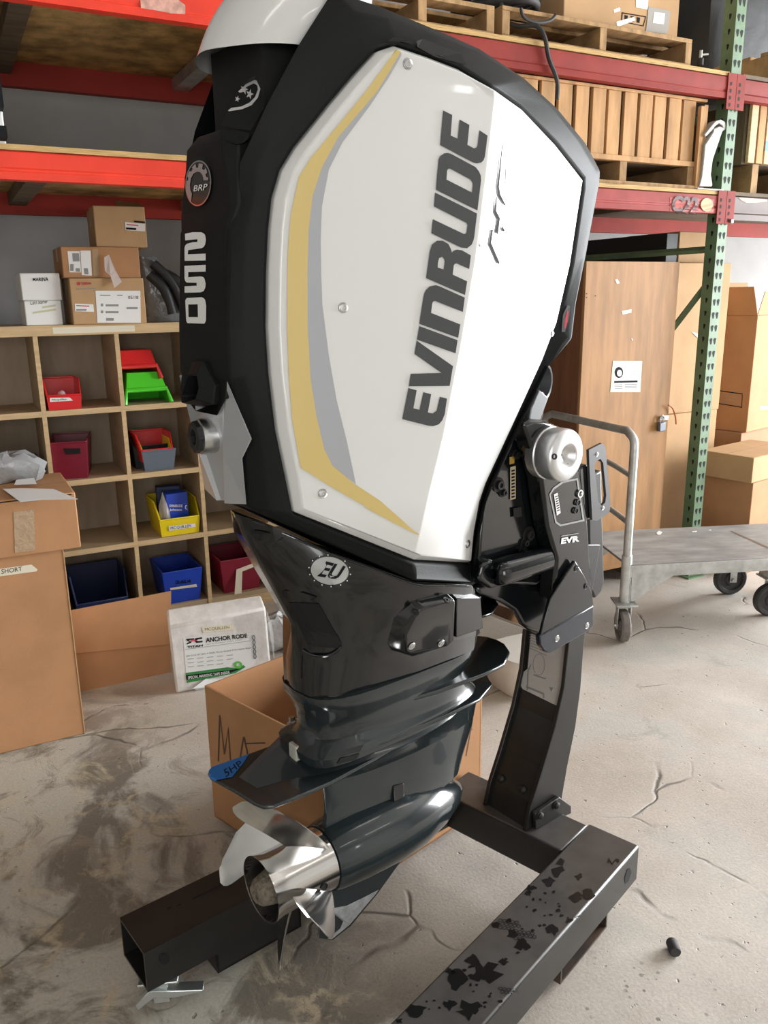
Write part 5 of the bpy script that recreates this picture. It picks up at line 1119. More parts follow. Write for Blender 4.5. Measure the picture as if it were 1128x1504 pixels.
# row 4
t, b = bin_open('blue_bin', 'bright blue bin with tape and lettering in the bottom row', 0.83, 1.03, 4.002, 0.0855, 0.28, 0.175, M_PLBLUE, notch=False, taper=0.84)
bb = bvh_of(b); lbl(b, 'tape', [(249, 863), (288, 857), (289, 861), (250, 866)], M_TAPE, 0.006); txt_decal('lettering', '2.6L4', [(258, 857), (280, 855), (280, 850), (258, 852)], bb, M_INK, b, 0.007, bold=0.03)
t, b = bin_open('navy_bin', 'dark navy open-front bin in the bottom row', 0.40, 0.66, 4.01, 0.0855, 0.28, 0.20, M_PLNAVY, 0.4)
t, b = bin_open('maroon_basket', 'maroon basket with a hanging strip of tape in the bottom row', 1.135, 1.36, 4.01, 0.0855, 0.30, 0.185, M_PLMAROON, notch=False, taper=0.84)
lbl(b, 'handle_slot', [(359, 836), (382, 832), (384, 838), (360, 842)], M_VOID, 0.006)
mesh('tape_strip', [Vector(p) for p in ((-0.03, -0.151, 0.13), (0.09, -0.152, 0.155), (0.09, -0.155, 0.135), (0.0, -0.156, 0.115), (-0.015, -0.17, -0.0), (-0.055, -0.17, -0.0))], [(0, 1, 2, 3), (0, 3, 4, 5)], M_TAPE, t)
# row 1 left cells stay empty; grey plastic bags lie in the left cell of row 2
for nm, lab_, x, y, z, s_ in (('plastic_bag', 'clear plastic bag bulging from the left pigeon-hole', 0.26, 4.12, 0.7895, 0.085), ('plastic_bag', 'grey plastic bag of parts at the far left pigeon-hole', 0.06, 4.10, 0.7895, 0.10)):
    rr = random.Random(int(x*100)); V, Fc = [], []
    for i in range(7):
        for j in range(12):
            a = 2*pi*j/12; th = pi*i/6; q = 1+rr.uniform(-0.25, 0.25); V.append((s_*q*sin(th)*cos(a), s_*0.8*q*sin(th)*sin(a), max(0.0, s_*(0.75*q*cos(th)+0.7))))
    for i in range(6):
        for j in range(12): Fc.append((i*12+j, i*12+(j+1) % 12, (i+1)*12+(j+1) % 12, (i+1)*12+j))
    o_ = mesh(nm, V, Fc, M_BAG, None, smooth=True); o_.location = (x, y, z); tag(o_, lab_, 'plastic bag', 'bags in the left pigeon-holes')
# on top of the shelf
TZ = 1.4992
t, b = carton('white_carton', 'white carton at the left end of the shelf top, lower of two', (0.337, 4.02, TZ), (0.490, 4.25, TZ+0.108), M_PAPER, cat='box', tape=False)
lb_2 = bvh_of(b); txt_decal('handwriting', 'Carb Starter', [(44, 448), (70, 445), (70, 440), (45, 441)], lb_2, M_INK, b, 0.001); 
for q in ([(48, 458), (82, 453), (82, 456), (48, 461)], [(62, 450), (82, 447), (82, 450), (62, 453)]): lbl(b, 'highlighter', q, mat('dull_yellow', (0.55, 0.55, 0.35), 0.6), 0.001)
t, b = carton('white_carton', 'white carton with a handwritten word, upper of two', (0.333, 4.02, TZ+0.1085), (0.497, 4.25, TZ+0.225), M_PAPER, cat='box', tape=False)
txt_decal('handwriting', 'MARINA', [(48, 413), (71, 413), (71, 407), (48, 408)], bvh_of(b), M_INK, b, 0.001, bold=0.02)
t, b = carton('cardboard_box', 'cardboard box with a big white label on the shelf top', (0.53, 3.985, TZ), (0.855, 4.26, TZ+0.203), M_CARD2, group='boxes on the shelf top')
bb = bvh_of(b)
lbl(b, 'packing_list', [(140, 427), (206, 427), (207, 474), (143, 474)], M_PAPER); lbl(b, 'shipping_label', [(110, 446), (137, 447), (138, 458), (110, 457)], M_PAPER)
txt_decal('list_number', '05/18', [(188, 439), (203, 439), (203, 434.5), (188, 434.5)], bb, M_INK, b, 0.002); txt_decal('maker_print', 'YAMAHA', [(119, 419), (134, 418), (134, 414), (119, 414)], bb, M_RED, b, 0.0014, bold=0.03)
px_decal('maker_mark', [ell(115.5, 416.5, 2.6, 2.6, 12)], bb, M_RED, b, 0.0014)
for q in ([(155, 447), (174, 447), (174, 450), (155, 450)], [(155, 457), (174, 457), (174, 460), (155, 460)], [(186, 451), (202, 451), (202, 454), (186, 454)], [(156, 467), (167, 467), (167, 471), (156, 471)], [(148, 446), (151.5, 446), (151.5, 450), (148, 450)], [(148, 456), (151.5, 456), (151.5, 460), (148, 460)], [(147, 433), (162, 433), (162, 434.5), (147, 434.5)], [(172, 433), (180, 433), (180, 434.5), (172, 434.5)], [(112, 454), (127, 454), (127, 456.5), (112, 456.5)], [(112, 424), (140, 423), (140, 424.5), (112, 425.5)]): px_decal('print_line', [q], bb, M_INKG, b, 0.0022)
px_decal('red_line', [[(112, 448), (131, 449), (131, 450.5), (112, 449.5)]], bb, M_RED, b, 0.0022)
t, b = carton('cardboard_box', 'brown cardboard box with two labels, middle of the stack on the shelf top', (0.51, 4.0, TZ+0.2035), (0.848, 4.28, TZ+0.338), M_CARD, group='boxes on the shelf top')
bb = bvh_of(b)
lbl(b, 'shipping_label', [(99, 369), (117, 369), (119, 400), (102, 400)], M_PAPER); lbl(b, 'shipping_label', [(118, 368), (133, 368), (135, 405), (120, 404)], M_PAPER)
for q in ([(106, 372), (116, 372), (117, 384), (107, 384)], [(103, 388), (108, 388), (108, 398), (103, 398)], [(111, 394), (117, 394), (118, 399), (111, 399)], [(123, 394), (129, 394), (130, 403), (124, 403)]): px_decal('print_block', [q], bb, M_INKG, b, 0.0022)
lbl(b, 'tape_strip', [(135, 366), (144, 366), (145, 405), (137, 405)], mat('brown_tape', (0.40, 0.27, 0.15), 0.3))
o_ = mesh('paper_slip', [at_y(px_, py_, yy) for px_, py_, yy in ((153, 378, 3.985), (160, 374, 3.985), (170, 398, 3.975), (179, 414, 3.965), (168, 423, 3.96), (162, 405, 3.97), (154, 398, 3.98))], [(0, 1, 2, 5, 6), (2, 3, 4, 5)], mat('pink_paper', (0.62, 0.52, 0.48), 0.6), None, solid=0.001); tag(o_, 'pale paper slip curling off the middle box on the shelf top', 'paper')
t, b = carton('cardboard_box', 'cardboard box on top of the stack under the red beam', (0.675, 4.01, TZ+0.3385), (0.90, 4.30, TZ+0.515), M_CARD2, -0.06, group='boxes on the shelf top')
bb = bvh_of(b)
lbl(b, 'shipping_label', [(183, 326), (213, 329), (213, 340), (184, 338)], M_PAPER); lbl(b, 'clear_tape', [(152, 306), (214, 310), (213, 318), (153, 313)], mat('shiny_tape', (0.55, 0.42, 0.27), 0.2))
for q in ([(185, 334), (200, 335), (200, 338), (185, 337)], [(197, 324), (213, 325.5), (213, 328), (197, 326.5)], [(198, 309), (213, 310), (213, 312), (198, 311)]): px_decal('print_line', [q], bb, M_INK, b, 0.0022)
px_decal('red_line', [[(186, 329), (203, 330.5), (203, 332), (186, 330.5)]], bb, M_RED, b, 0.0022)
mesh('loose_flap', [Vector(p) for p in ((-0.01, -0.14, 0.177), (0.112, -0.14, 0.177), (0.108, -0.03, 0.205), (0.0, -0.03, 0.212))], [(0, 1, 2, 3)], M_CARD3, t, solid=0.003)
# bag of black parts in clear film on the shelf top
rr = random.Random(11); V, Fc = [], []
bagp = thing('parts_bag', 'clear film bag of black parts on the shelf top behind the motor', 'plastic bag', (0.96, 4.10, TZ))
for i in range(9):
    for j in range(16):
        a = 2*pi*j/16; h = i/8; wd_ = (0.115*(1-0.55*h))*(1+rr.uniform(-0.12, 0.12)); V.append((0.035-0.10*h + wd_*cos(a), 0.07*(1-0.5*h)*sin(a)*(1+rr.uniform(-0.2, 0.2)), 0.002 + 0.30*h))
for i in range(8):
    for j in range(16): Fc.append((i*16+j, i*16+(j+1) % 16, (i+1)*16+(j+1) % 16, (i+1)*16+j))
Fc.append(tuple(range(16))); Fc.append(tuple(range(8*16, 9*16)))
mesh('film', V, Fc, mat('dark_film', (0.16, 0.165, 0.17), 0.22, trans=0.25, bump=0.7, bscale=22), bagp, smooth=True)
for a, b_ in (((-0.04, -0.05, 0.27), (0.09, -0.06, 0.05)), ((-0.02, -0.03, 0.24), (0.11, -0.06, 0.11)), ((-0.06, -0.04, 0.22), (0.03, -0.06, 0.04))): tube('black_part', [a, ((a[0]+b_[0])/2+0.015, -0.06, (a[2]+b_[2])/2+0.02), b_], 0.024, M_BLKMAT, bagp, 10)
# ================================================================== boxes on the floor
# big carton at the left with a flatter one on it
t, b = carton('tall_cardboard_box', 'tall brown carton at the left marked with masking tape', (-0.45, 3.03, 0.0), (0.285, 3.50, 0.74), M_CARD, tape=False)
bb = bvh_of(b)
lbl(b, 'masking_tape', [(-5, 836), (46, 829), (55, 836), (54, 839), (-5, 847)], M_TAPE); txt_decal('handwriting', 'SHORT', [(2, 843), (33, 838), (32, 832), (2, 836)], bb, M_INK, b, 0.0018)
box('corner_fold', (0.3655, -0.237, 0.0), (0.3690, -0.228, 0.735), M_CARD2, t)
t, b = carton('cardboard_box', 'flat brown carton with clear tape lying on the tall carton', (-0.42, 3.015, 0.741), (0.345, 3.42, 0.945), M_CARD, 0.0, tape=False)
fb2 = bvh_of(b)
lbl(b, 'clear_tape', [(20, 752), (50, 748), (52, 808), (22, 812)], mat('shiny_brown_tape', (0.42, 0.29, 0.18), 0.12, bump=0.3, bscale=60))
box('split_seam', (-0.2, -0.2030, 0.196), (0.37, -0.2022, 0.2005), M_VOID, t)
mesh('raised_flap', [Vector(p) for p in ((-0.385, -0.2, 0.205), (0.06, -0.205, 0.205), (0.055, -0.05, 0.245), (-0.385, -0.03, 0.262))], [(0, 1, 2, 3)], M_CARD2, t, solid=0.004)
ptop = 0.947
o_ = mesh('paper_sheet', [at_z(px_, py_, ptop+0.004+k_*0.0004) for k_, (px_, py_) in enumerate(((4, 718), (30, 717), (78, 718), (115, 733), (60, 734), (30, 737)))], [(0, 1, 2, 3, 4, 5)], M_PAPER, None, solid=0.0008); tag(o_, 'large white paper sheet lying on the flat carton', 'paper')
o_ = mesh('paper_note', [at_z(px_, py_, ptop+0.016) for px_, py_ in ((24, 705), (50, 702), (54, 711), (21, 712))], [(0, 1, 2, 3)], M_PAPER, None, solid=0.0008); tag(o_, 'folded white note behind the big sheet on the flat carton', 'paper')
rr = random.Random(4); V, Fc = [], []
for i in range(8):
    for j in range(14):
        a = 2*pi*j/14; th = pi*i/7; q = 1+rr.uniform(-0.28, 0.28); V.append((0.13*q*sin(th)*cos(a), 0.07*q*sin(th)*sin(a), max(0, 0.06*(q*cos(th)+0.75))))
for i in range(7):
    for j in range(14): Fc.append((i*14+j, i*14+(j+1) % 14, (i+1)*14+(j+1) % 14, (i+1)*14+j))
o_ = mesh('plastic_bag', V, Fc, M_BAG, None, smooth=True); o_.location = (0.16, 3.33, 0.948); tag(o_, 'crumpled clear plastic bag on the flat carton', 'plastic bag')
# folded carton sheet standing on the floor
t = thing('folded_carton', 'flattened brown carton standing on the floor between boxes', 'cardboard', (0.5, 3.40, 0))
f1 = [at_y(px_, py_, 3.40) - Vector((0.5, 3.40, 0)) for px_, py_ in ((100, 1013), (251, 987), (250, 946), (106, 960))]
for q in f1[:2]: q.z = 0.0
f2 = [f1[3], f1[2], at_y(251, 868, 3.47) - Vector((0.5, 3.40, 0)), at_y(95, 898, 3.47) - Vector((0.5, 3.40, 0))]
o1 = prism('lower_panel', f1, (0, 0.006, 0), M_CARD, t); o2 = mesh('upper_panel', f2, [(0, 1, 2, 3)], M_CARD, t, solid=0.006)
# anchor line carton
at = thing('anchor_line_box', 'battered white printed carton standing behind the open box', 'cardboard box', (0.88, 3.20, 0), -0.06)
AL = [Vector(p) for p in ((-0.205, -0.03, 0.0), (0.21, -0.03, 0.0), (0.225, 0.10, 0.0), (-0.19, 0.10, 0.0), (-0.215, -0.028, 0.30), (0.20, -0.03, 0.315), (0.205, 0.06, 0.345), (-0.205, 0.05, 0.355))]
M_WCARD = mat('worn_white_card', (0.66, 0.63, 0.60), 0.6, var=0.10, vscale=18, bump=0.15, bscale=40)
ab_ = mesh('carton_body', AL, [(0, 1, 5, 4), (4, 5, 6, 7), (1, 2, 6, 5), (3, 0, 4, 7), (2, 3, 7, 6), (0, 3, 2, 1)], M_WCARD, at, bevel=0.01, seg=3)
av_ = bvh_of(ab_)
Za = lambda p: (240+p[0]/6.635, 880+p[1]/6.635)
px_decal('printed_label', [[Za(p) for p in ((192, 380), (850, 330), (880, 480), (900, 610), (860, 660), (230, 815))]], av_, mat('label_white', (0.72, 0.72, 0.71), 0.45), ab_, 0.0012)
px_decal('green_band', [[Za(p) for p in ((215, 718), (620, 662), (720, 672), (780, 640), (800, 660), (700, 720), (228, 815))]], av_, mat('print_green', (0.03, 0.22, 0.05), 0.5), ab_, 0.0018)
px_decal('black_band', [[Za(p) for p in ((218, 740), (640, 690), (760, 672), (640, 720), (222, 785))]], av_, M_INK, ab_, 0.0024)
txt_decal('label_text', 'SPECIAL MARKING TAPE INSIDE', [Za((238, 778)), Za((645, 722)), Za((640, 698)), Za((238, 750))], av_, M_PAPER, ab_, 0.003, bold=0.01)
txt_decal('label_title', 'ANCHOR RODE', [Za((412, 422)), Za((818, 372)), Za((812, 332)), Za((410, 374))], av_, M_INK, ab_, 0.003, bold=0.03)
txt_decal('label_brand', 'TITAN', [Za((232, 476)), Za((384, 458)), Za((382, 438)), Za((230, 455))], av_, M_INK, ab_, 0.003, bold=0.04)
for q, m_ in (([(222, 385), (300, 378), (300, 392), (245, 398), (275, 420), (228, 440), (226, 428), (255, 415), (225, 398)], M_INK), ([(310, 378), (376, 368), (376, 384), (335, 390), (322, 402), (340, 408), (380, 402), (380, 418), (320, 424), (302, 404)], M_INK), ([(262, 400), (325, 394), (325, 408), (300, 404), (268, 414)], M_RED)): px_decal('brand_mark', [[Za(p) for p in q]], av_, m_, ab_, 0.003)
txt_decal('label_text', 'Ligne de Mouillage / Cadena y Cabo', [Za((414, 446)), Za((765, 400)), Za((764, 386)), Za((413, 432))], av_, M_INKG, ab_, 0.003)
txt_decal('label_text', '200 5/16 HT ISO + 250ft Three Strand 9/16 Nylon Rope', [Za((220, 566)), Za((860, 482)), Za((856, 462)), Za((218, 546))], av_, M_INKG, ab_, 0.003, bold=0.01)
px_decal('rule', [[Za(p) for p in ((208, 486), (850, 402), (850, 405), (208, 490))]], av_, M_INKG, ab_, 0.003)
for k_ in range(14):
    x_ = 236+(k_ % 5)*95; y_ = 580+(k_//5)*38-(k_ % 5)*9; px_decal('fine_print', [[Za(p) for p in ((x_, y_), (x_+60, y_-6), (x_+60, y_-1), (x_, y_+5))]], av_, M_INKG, ab_, 0.003)
px_decal('tape_roll_print', [[Za(p) for p in ell(725, 638, 42, 36, 18)], [Za(p) for p in ell(728, 636, 18, 17, 12)]], av_, mat('print_lime', (0.10, 0.45, 0.06), 0.5), ab_, 0.0034)
for k_ in range(5): px_decal('chain_print', [[Za(p) for p in ell(878+k_*3, 372+k_*46, 16, 25, 12)], [Za(p) for p in ell(878+k_*3, 372+k_*46, 7, 15, 12)]], av_, mat('chain_grey', (0.12, 0.14, 0.17), 0.5), ab_, 0.0034)
px_decal('tape_strip', [[Za(p) for p in ((370, 270), (680, 245), (700, 290), (390, 325))]], av_, M_TAPE, ab_, 0.0022); txt_decal('tape_writing', 'MCQUILLEN', [Za((405, 312)), Za((640, 288)), Za((640, 258)), Za((402, 278))], av_, mat('olive_ink', (0.22, 0.20, 0.08), 0.6), ab_, 0.003)
mesh('torn_corner', [Vector(p) for p in ((-0.12, -0.034, 0.0), (-0.01, -0.036, 0.0), (0.0, -0.034, 0.03), (-0.08, -0.036, 0.045), (-0.14, -0.05, 0.02))], [(0, 1, 2, 3, 4)], mat('foil_torn', (0.7, 0.7, 0.7), 0.3), at, solid=0.002)
mesh('film_wrap', [Vector(p) for p in ((0.05, -0.034, 0.30), (0.20, -0.036, 0.31), (0.235, -0.01, 0.20), (0.225, -0.034, 0.06), (0.16, -0.040, 0.10))], [(0, 1, 4), (1, 2, 3, 4)], mat('clear_film', (0.75, 0.75, 0.76), 0.08, trans=0.9, alpha=0.35), at)
# wad of clear film behind it
rr = random.Random(9); V, Fc = [], []
for i in range(9):
    for j in range(16):
        a = 2*pi*j/16; th = pi*i/8; q = 1+rr.uniform(-0.22, 0.22); V.append((0.15*q*sin(th)*cos(a), 0.10*q*sin(th)*sin(a), max(0.0, 0.085*(q*cos(th)+0.85))))
for i in range(8):
    for j in range(16): Fc.append((i*16+j, i*16+(j+1) % 16, (i+1)*16+(j+1) % 16, (i+1)*16+j))
o_ = mesh('plastic_wad', V, Fc, mat('frosted_film', (0.72, 0.73, 0.74), 0.25, trans=0.3, bump=0.6, bscale=35), None, smooth=True); o_.location = (1.22, 3.42, 0.0); tag(o_, 'wad of clear packing film on the floor beside the white carton', 'plastic film')
# open carton behind the gearcase
ZB2 = 0.03
Lc, Fc_, Rc = at_z(315, 1199, ZB2), at_z(507, 1322, ZB2), at_z(705, 1191, ZB2)
e1 = (Lc-Fc_); e2 = (Rc-Fc_); Bc = Lc + e2
oc_ = thing('open_cardboard_box', 'open brown carton with pen scrawl on the floor behind the gearcase', 'cardboard box', Fc_)
cor = [Vector((0, 0, 0)), e2, e2+e1, e1]
HT = [0.44, 0.46, 0.455, 0.45]
def wall(name, i, j, m_=(M_CARD,)):
    a, b = cor[i], cor[j]; nrm = Vector((-(b-a).y, (b-a).x, 0)).normalized()
    return prism(name, [a, b, b+Vector((0, 0, HT[j])), a+Vector((0, 0, HT[i]))], nrm*0.006, M_CARD, oc_)
wl = wall('box_wall', 3, 0); wr = wall('box_wall', 0, 1); wall('box_wall', 1, 2); wall('box_wall', 2, 3)
prism('box_bottom', cor, (0, 0, 0.006), M_CARDIN, oc_)
# folded-in rim lines of the inside
ob = bvh_of(wl)
for st_ in ([(320, 1118), (322, 1050), (324, 1050), (330, 1100), (336, 1066), (340, 1118), (338, 1118), (335, 1076), (331, 1108), (329, 1108), (324, 1060), (322, 1118)], [(351, 1118), (357, 1082), (360, 1082), (366, 1112), (364, 1112), (358.5, 1088), (353, 1118)], [(361, 1091), (390, 1090), (390, 1092), (361, 1093)]): px_decal('pen_scrawl', [st_], ob, mat('pen_brown', (0.10, 0.05, 0.03), 0.6), oc_, 0.001)
ob2 = bvh_of(wr)
for st_ in ([(688, 1062), (693, 1072), (694, 1072), (689, 1062)], [(694, 1055), (684, 1110), (685, 1110), (695, 1055)]): px_decal('pen_scrawl', [st_], ob2, mat('pen_brown', (0.10, 0.05, 0.03), 0.6), oc_, 0.001)
# ================================================================== plywood cabinet and boxes at the right
KY, TY = 3.25, 3.50
kx0 = at_y(861, 386, KY).x; kx1 = at_y(999, 387, KY).x; kz1 = at_y(920, 384, KY).z; kz0 = 0.112
cab = thing('plywood_cabinet', 'tall plywood cabinet with padlocked door behind the trolley', 'cabinet', (kx0, KY, 0)); kw = kx1-kx0
box('cabinet_body', (0.0, 0.018, kz0), (kw, 0.64, kz1-0.006), M_PLY_SHADED, cab, 0.002)
for x in (0.02, kw-0.12): box('skid', (x, 0.03, 0.0), (x+0.10, 0.62, kz0), M_DKWOOD, cab, 0.002)
door = box('cabinet_door', (0.0, -0.002, kz0), (kw-0.004, 0.016, kz1), M_PLYD, cab, 0.002)
dv_ = bvh_of(door)
hg = px_decal('hinge', [[(855, 428), (860, 428), (884, 433), (884, 436), (860, 441), (855, 441)]], dv_, M_ZINC, door, 0.003)
px_decal('hinge', [[(846, 616), (850, 616), (870, 622), (870, 626), (846, 622)]], dv_, M_ZINC, door, 0.003)
for p in ((861, 431.5), (861, 437), (874, 434.5)): px_decal('hinge_screw', [ell(p[0], p[1], 0.9, 0.9, 8)], dv_, M_INK, door, 0.0035)
px_decal('notice', [[(900, 530), (943, 530), (940, 576), (896, 576)]], dv_, mat('notice_cream', (0.70, 0.62, 0.48), 0.5), door, 0.0016)
px_decal('notice_sheet', [[(902.5, 533), (940, 533.5), (937, 573), (899.5, 573)]], dv_, M_PAPER, door, 0.0022)
px_decal('notice_logo', [ell(908.5, 547, 6.3, 8.2, 20), ell(909.5, 548, 3.8, 5, 16)], dv_, M_INK, door, 0.0028)
px_decal('notice_bar', [[(901.5, 559.5), (936, 558.5), (936, 561.5), (901.5, 562.5)]], dv_, M_INK, door, 0.0028)
for k_ in range(3): px_decal('notice_text', [[(902, 564.5+k_*2.6), (914, 564.2+k_*2.6), (914, 565.6+k_*2.6), (902, 565.8+k_*2.6)], ], dv_, M_INKG, door, 0.0028); px_decal('notice_text', [[(917, 564+k_*2.6), (935, 563.7+k_*2.6), (935, 565+k_*2.6), (917, 565.3+k_*2.6)]], dv_, M_INKG, door, 0.0028)
for q in ([(913, 457), (927, 454), (927, 459), (914, 462)], [(903, 411), (907, 410), (910, 416), (906, 417)], [(927, 497), (928.5, 497), (929.5, 500), (928, 500)]): px_decal('sticker_scrap', [q], dv_, M_PAPER, door, 0.0016)
pk = at_y(972, 620, KY-0.02)
pl_ = thing('padlock', 'small steel padlock on the plywood cabinet door', 'padlock', pk)
box('lock_body', (-0.022, -0.012, -0.05), (0.022, 0.012, 0.0), mat('lock_blue_steel', (0.18, 0.20, 0.24), 0.35, 0.7), pl_, 0.004)
tube('shackle', [(-0.014, 0, 0), (-0.014, 0, 0.022), (0.0, 0, 0.036), (0.014, 0, 0.022), (0.014, 0, 0)], 0.004, M_CHROME, pl_, 8)
box('hasp', (-0.005, 0.006, 0.008), (0.055, 0.012, 0.032), M_ZINC, pl_, 0.001)
tag(tube('orange_wire', [at_y(px_, py_, KY-0.02) for px_, py_ in ((982, 595), (988, 600), (992, 612), (993, 623))], 0.004, mat('wire_orange', (0.45, 0.12, 0.03), 0.5), None, 8, 4), 'short orange wire loop beside the padlock', 'wire')
carton('black_block', 'long black block covering the left side of the pale carton behind the green brace', (3.735, TY+0.085, 1.772), (3.826, 4.35, 1.935), M_BLKMAT, cat='box', tape=False, seam=False)  # black block set over the pale carton's left face
carton('cardboard_box', 'pale carton on top of the tall pale carton behind the post', (3.83, TY+0.08, 1.772), (4.22, TY+0.50, 1.945), M_CARD2)
t, b = carton('tall_cardboard_box', 'tall pale carton standing beside the cabinet, lower of two', (3.765, TY+0.02, 0.0), (4.20, 4.37, 0.90), M_CARD2, tape=False)
t, b = carton('tall_cardboard_box', 'tall pale carton behind the green post, upper of two', (3.765, TY+0.015, 0.901), (4.205, 4.37, 1.770), M_CARD2, tape=False)
px_decal('torn_label', [[(1016, 488), (1021, 489), (1030, 492), (1028, 496), (1024, 496)]], bvh_of(b), M_PAPER, b, 0.003)
px_decal('torn_edge', [[(994, 610), (1000, 607), (1012, 612), (1018, 616), (996, 617)]], bvh_of(b), M_CARDIN, b, 0.002)
# stack at the right edge
def rcarton(name, label, corner, a1, w1, w2, z0, z1, m_, **k):
    """carton seen at a corner: corner point on the ground plan, direction a1 of its left face"""
    u1 = Vector((cos(a1), sin(a1), 0)); u2 = Vector((sin(a1), -cos(a1), 0)); u2 = -u2 if u2.x < 0 else u2
    c = Vector((corner[0], corner[1], 0)) + u1*w1/2 + u2*w2/2
    return carton(name, label, (c.x-w2/2, c.y-w1/2, z0), (c.x+w2/2, c.y+w1/2, z1), m_, atan2(u2.y, u2.x), **k)
def at_d(px_, py_, dist):
    d = ray(px_, py_); return CAM + d*(dist/sqrt(d.x**2+d.y**2))
cr = at_d(1113, 463, 5.65)
t, b = rcarton('cardboard_box', 'big brown carton with open flaps, upper one at the right edge', (cr.x, cr.y), radians(103), 0.30, 0.55, 0.735, cr.z, M_CARD, tape=False)
h_ = b.dimensions
px_decal('print_frame', [[(1056, 573), (1091, 578), (1090, 599), (1055, 593)], [(1056.8, 574.5), (1090, 579.2), (1089.2, 597.5), (1055.8, 592)]], bvh_of(b), M_INK, b, 0.002)
for k_ in range(4): px_decal('print_line', [[(1059, 578+k_*4), (1085, 581.5+k_*4), (1085, 582.3+k_*4), (1059, 578.8+k_*4)]], bvh_of(b), M_INKG, b, 0.002)
px_decal('shipping_label', [[(1116, 597), (1132, 596), (1132, 601), (1116, 602)]], bvh_of(b), M_PAPER, b, 0.002)
bw2, bw1, bh_ = 0.275, 0.15, cr.z-0.735
for nm, vv in (('flap', [(-bw2, -bw1, bh_), (-bw2, bw1, bh_), (-bw2-0.02, bw1*0.9, bh_+0.17), (-bw2-0.02, -bw1*0.8, bh_+0.17)]), ('flap', [(-bw2, -bw1, bh_), (bw2, -bw1, bh_), (bw2*0.9, -bw1-0.02, bh_+0.14), (-bw2*0.9, -bw1-0.02, bh_+0.14)]), ('flap', [(-bw2, bw1, bh_), (bw2, bw1, bh_), (bw2, bw1+0.05, bh_+0.2), (-bw2, bw1+0.05, bh_+0.2)])):
    mesh(nm, vv, [(0, 1, 2, 3)], M_CARD, t, solid=0.004)
c2 = at_d(1108, 700, 5.2)
rcarton('cardboard_box', 'dark brown carton under the big open-flap carton', (cr.x-0.03, cr.y+0.01), radians(103), 0.33, 0.6, 0.0, 0.734, M_CARD3, tape=False)
cc = at_d(1112, 655, 5.0)
t, b = rcarton('cardboard_box', 'brown carton body at the right edge under a loose lid', (cc.x, cc.y), radians(100), 0.30, 0.5, 0.0, 0.55, M_CARD, tape=False)
t, b = rcarton('carton_lid', 'loose cardboard lid on the carton at the right edge', (cc.x-0.03, cc.y-0.01), radians(100), 0.33, 0.56, 0.551, 0.70, M_CARD2, tape=False)
# white tub behind the motor leg, and a small plug on the floor
wt = thing('white_tub', 'rounded white plastic tub on the floor behind the motor leg', 'tub', (2.02, 2.55, 0))
loft('tub_body', [[Vector((x, y, z)) for x, y, _ in [(q.x, q.y, 0) for q in ringc(0, -0.17*s_, 0.17*s_, 0.15*s_, 28, 3.5, 3.5)]] for z, s_ in ((0.0, 0.86), (0.01, 0.92), (0.10, 1.0), (0.14, 0.98), (0.16, 0.9))], mat('tub_white', (0.55, 0.52, 0.47), 0.5), wt)
pg = at_z(990, 1398, 0.0); tg_ = thing('rubber_plug', 'small black rubber plug lying on the concrete floor', 'plug', pg)
lathe('plug_body', [(0, 0.0), (0, 0.013), (0.003, 0.0145), (0.034, 0.0145), (0.037, 0.013), (0.037, 0.008), (0.03, 0.007), (0.03, 0)], (-0.012, -0.015, 0.0148), (0.5, 0.85, 0.0), M_RUBBER, tg_, 20)
# ================================================================== platform trolley
CA = radians(-21.0); CU = Vector((cos(CA), sin(CA), 0)); CN = Vector((-sin(CA), cos(CA), 0))
n0 = at_z(923, 830, 0.385); CO = Vector((n0.x, n0.y, 0))
cart = thing('platform_trolley', 'grey metal platform trolley with tubular handle', 'trolley', CO, CA)
LN, WD, ZD = 1.25, 0.56, 0.385
M_DECK = mat('trolley_deck', (0.27, 0.265, 0.255), 0.55, 0.2, var=0.25, vscale=5, stretch=(1.0, 2.5, 1))
deck = box('deck', (0.0, 0.0, ZD-0.012), (LN, WD, ZD), M_DECK, cart, 0.003)
box('deck_skirt', (0.0, -0.002, ZD-0.065), (LN, 0.02, ZD-0.004), M_GALV, cart, 0.003); box('deck_skirt', (0.0, WD-0.02, ZD-0.065), (LN, WD+0.002, ZD-0.004), M_GALV, cart, 0.003)
box('deck_skirt', (LN-0.02, 0.0, ZD-0.065), (LN+0.002, WD, ZD-0.004), M_GALV, cart, 0.003)
HX = 0.0
tf = at_z(800, 606, 1.0) - CO; fx, fy = tf.dot(CU), tf.dot(CN)
hp = [(HX, 0.02, 0.20), (HX, 0.02, 0.90), (HX, 0.03, 0.965), (HX-0.01, 0.085, 1.0), (fx+0.02, fy-0.06, 1.0), (fx, fy-0.01, 0.97), (fx+0.01, fy-0.005, 0.90), (HX, WD-0.02, 0.40), (HX, WD-0.02, 0.20)]
path = [Vector(hp[0]), Vector(hp[1])] + smooth_path(hp[1:4], 6)[1:] + [Vector(hp[4])] + smooth_path(hp[4:7], 6)[1:] + [Vector(hp[7]), Vector(hp[8])]
tube('handle', path, 0.019, M_GALV, cart, 16, smoothp=False)
for s_ in (0.02, WD-0.02): cyl('socket', (HX, s_, 0.195), (HX, s_, 0.43), 0.024, M_GALV, cart, 18, 0.003)
for z in (0.80, 0.58): tube('cross_tube', [(HX, 0.02, z), (HX-0.004, WD*0.35, z+0.012), (HX-0.004, WD*0.65, z+0.012), (HX, WD-0.02, z)], 0.014, M_GALV, cart, 10)
for s_ in (-0.003, WD-0.003):
    prism('gusset', [(0.02, s_, ZD-0.004), (0.245, s_, ZD-0.004), (0.245, s_, ZD-0.05), (0.035, s_, 0.205), (0.02, s_, 0.205)], (0, 0.006, 0), M_GALV, cart, bevel=0.001)
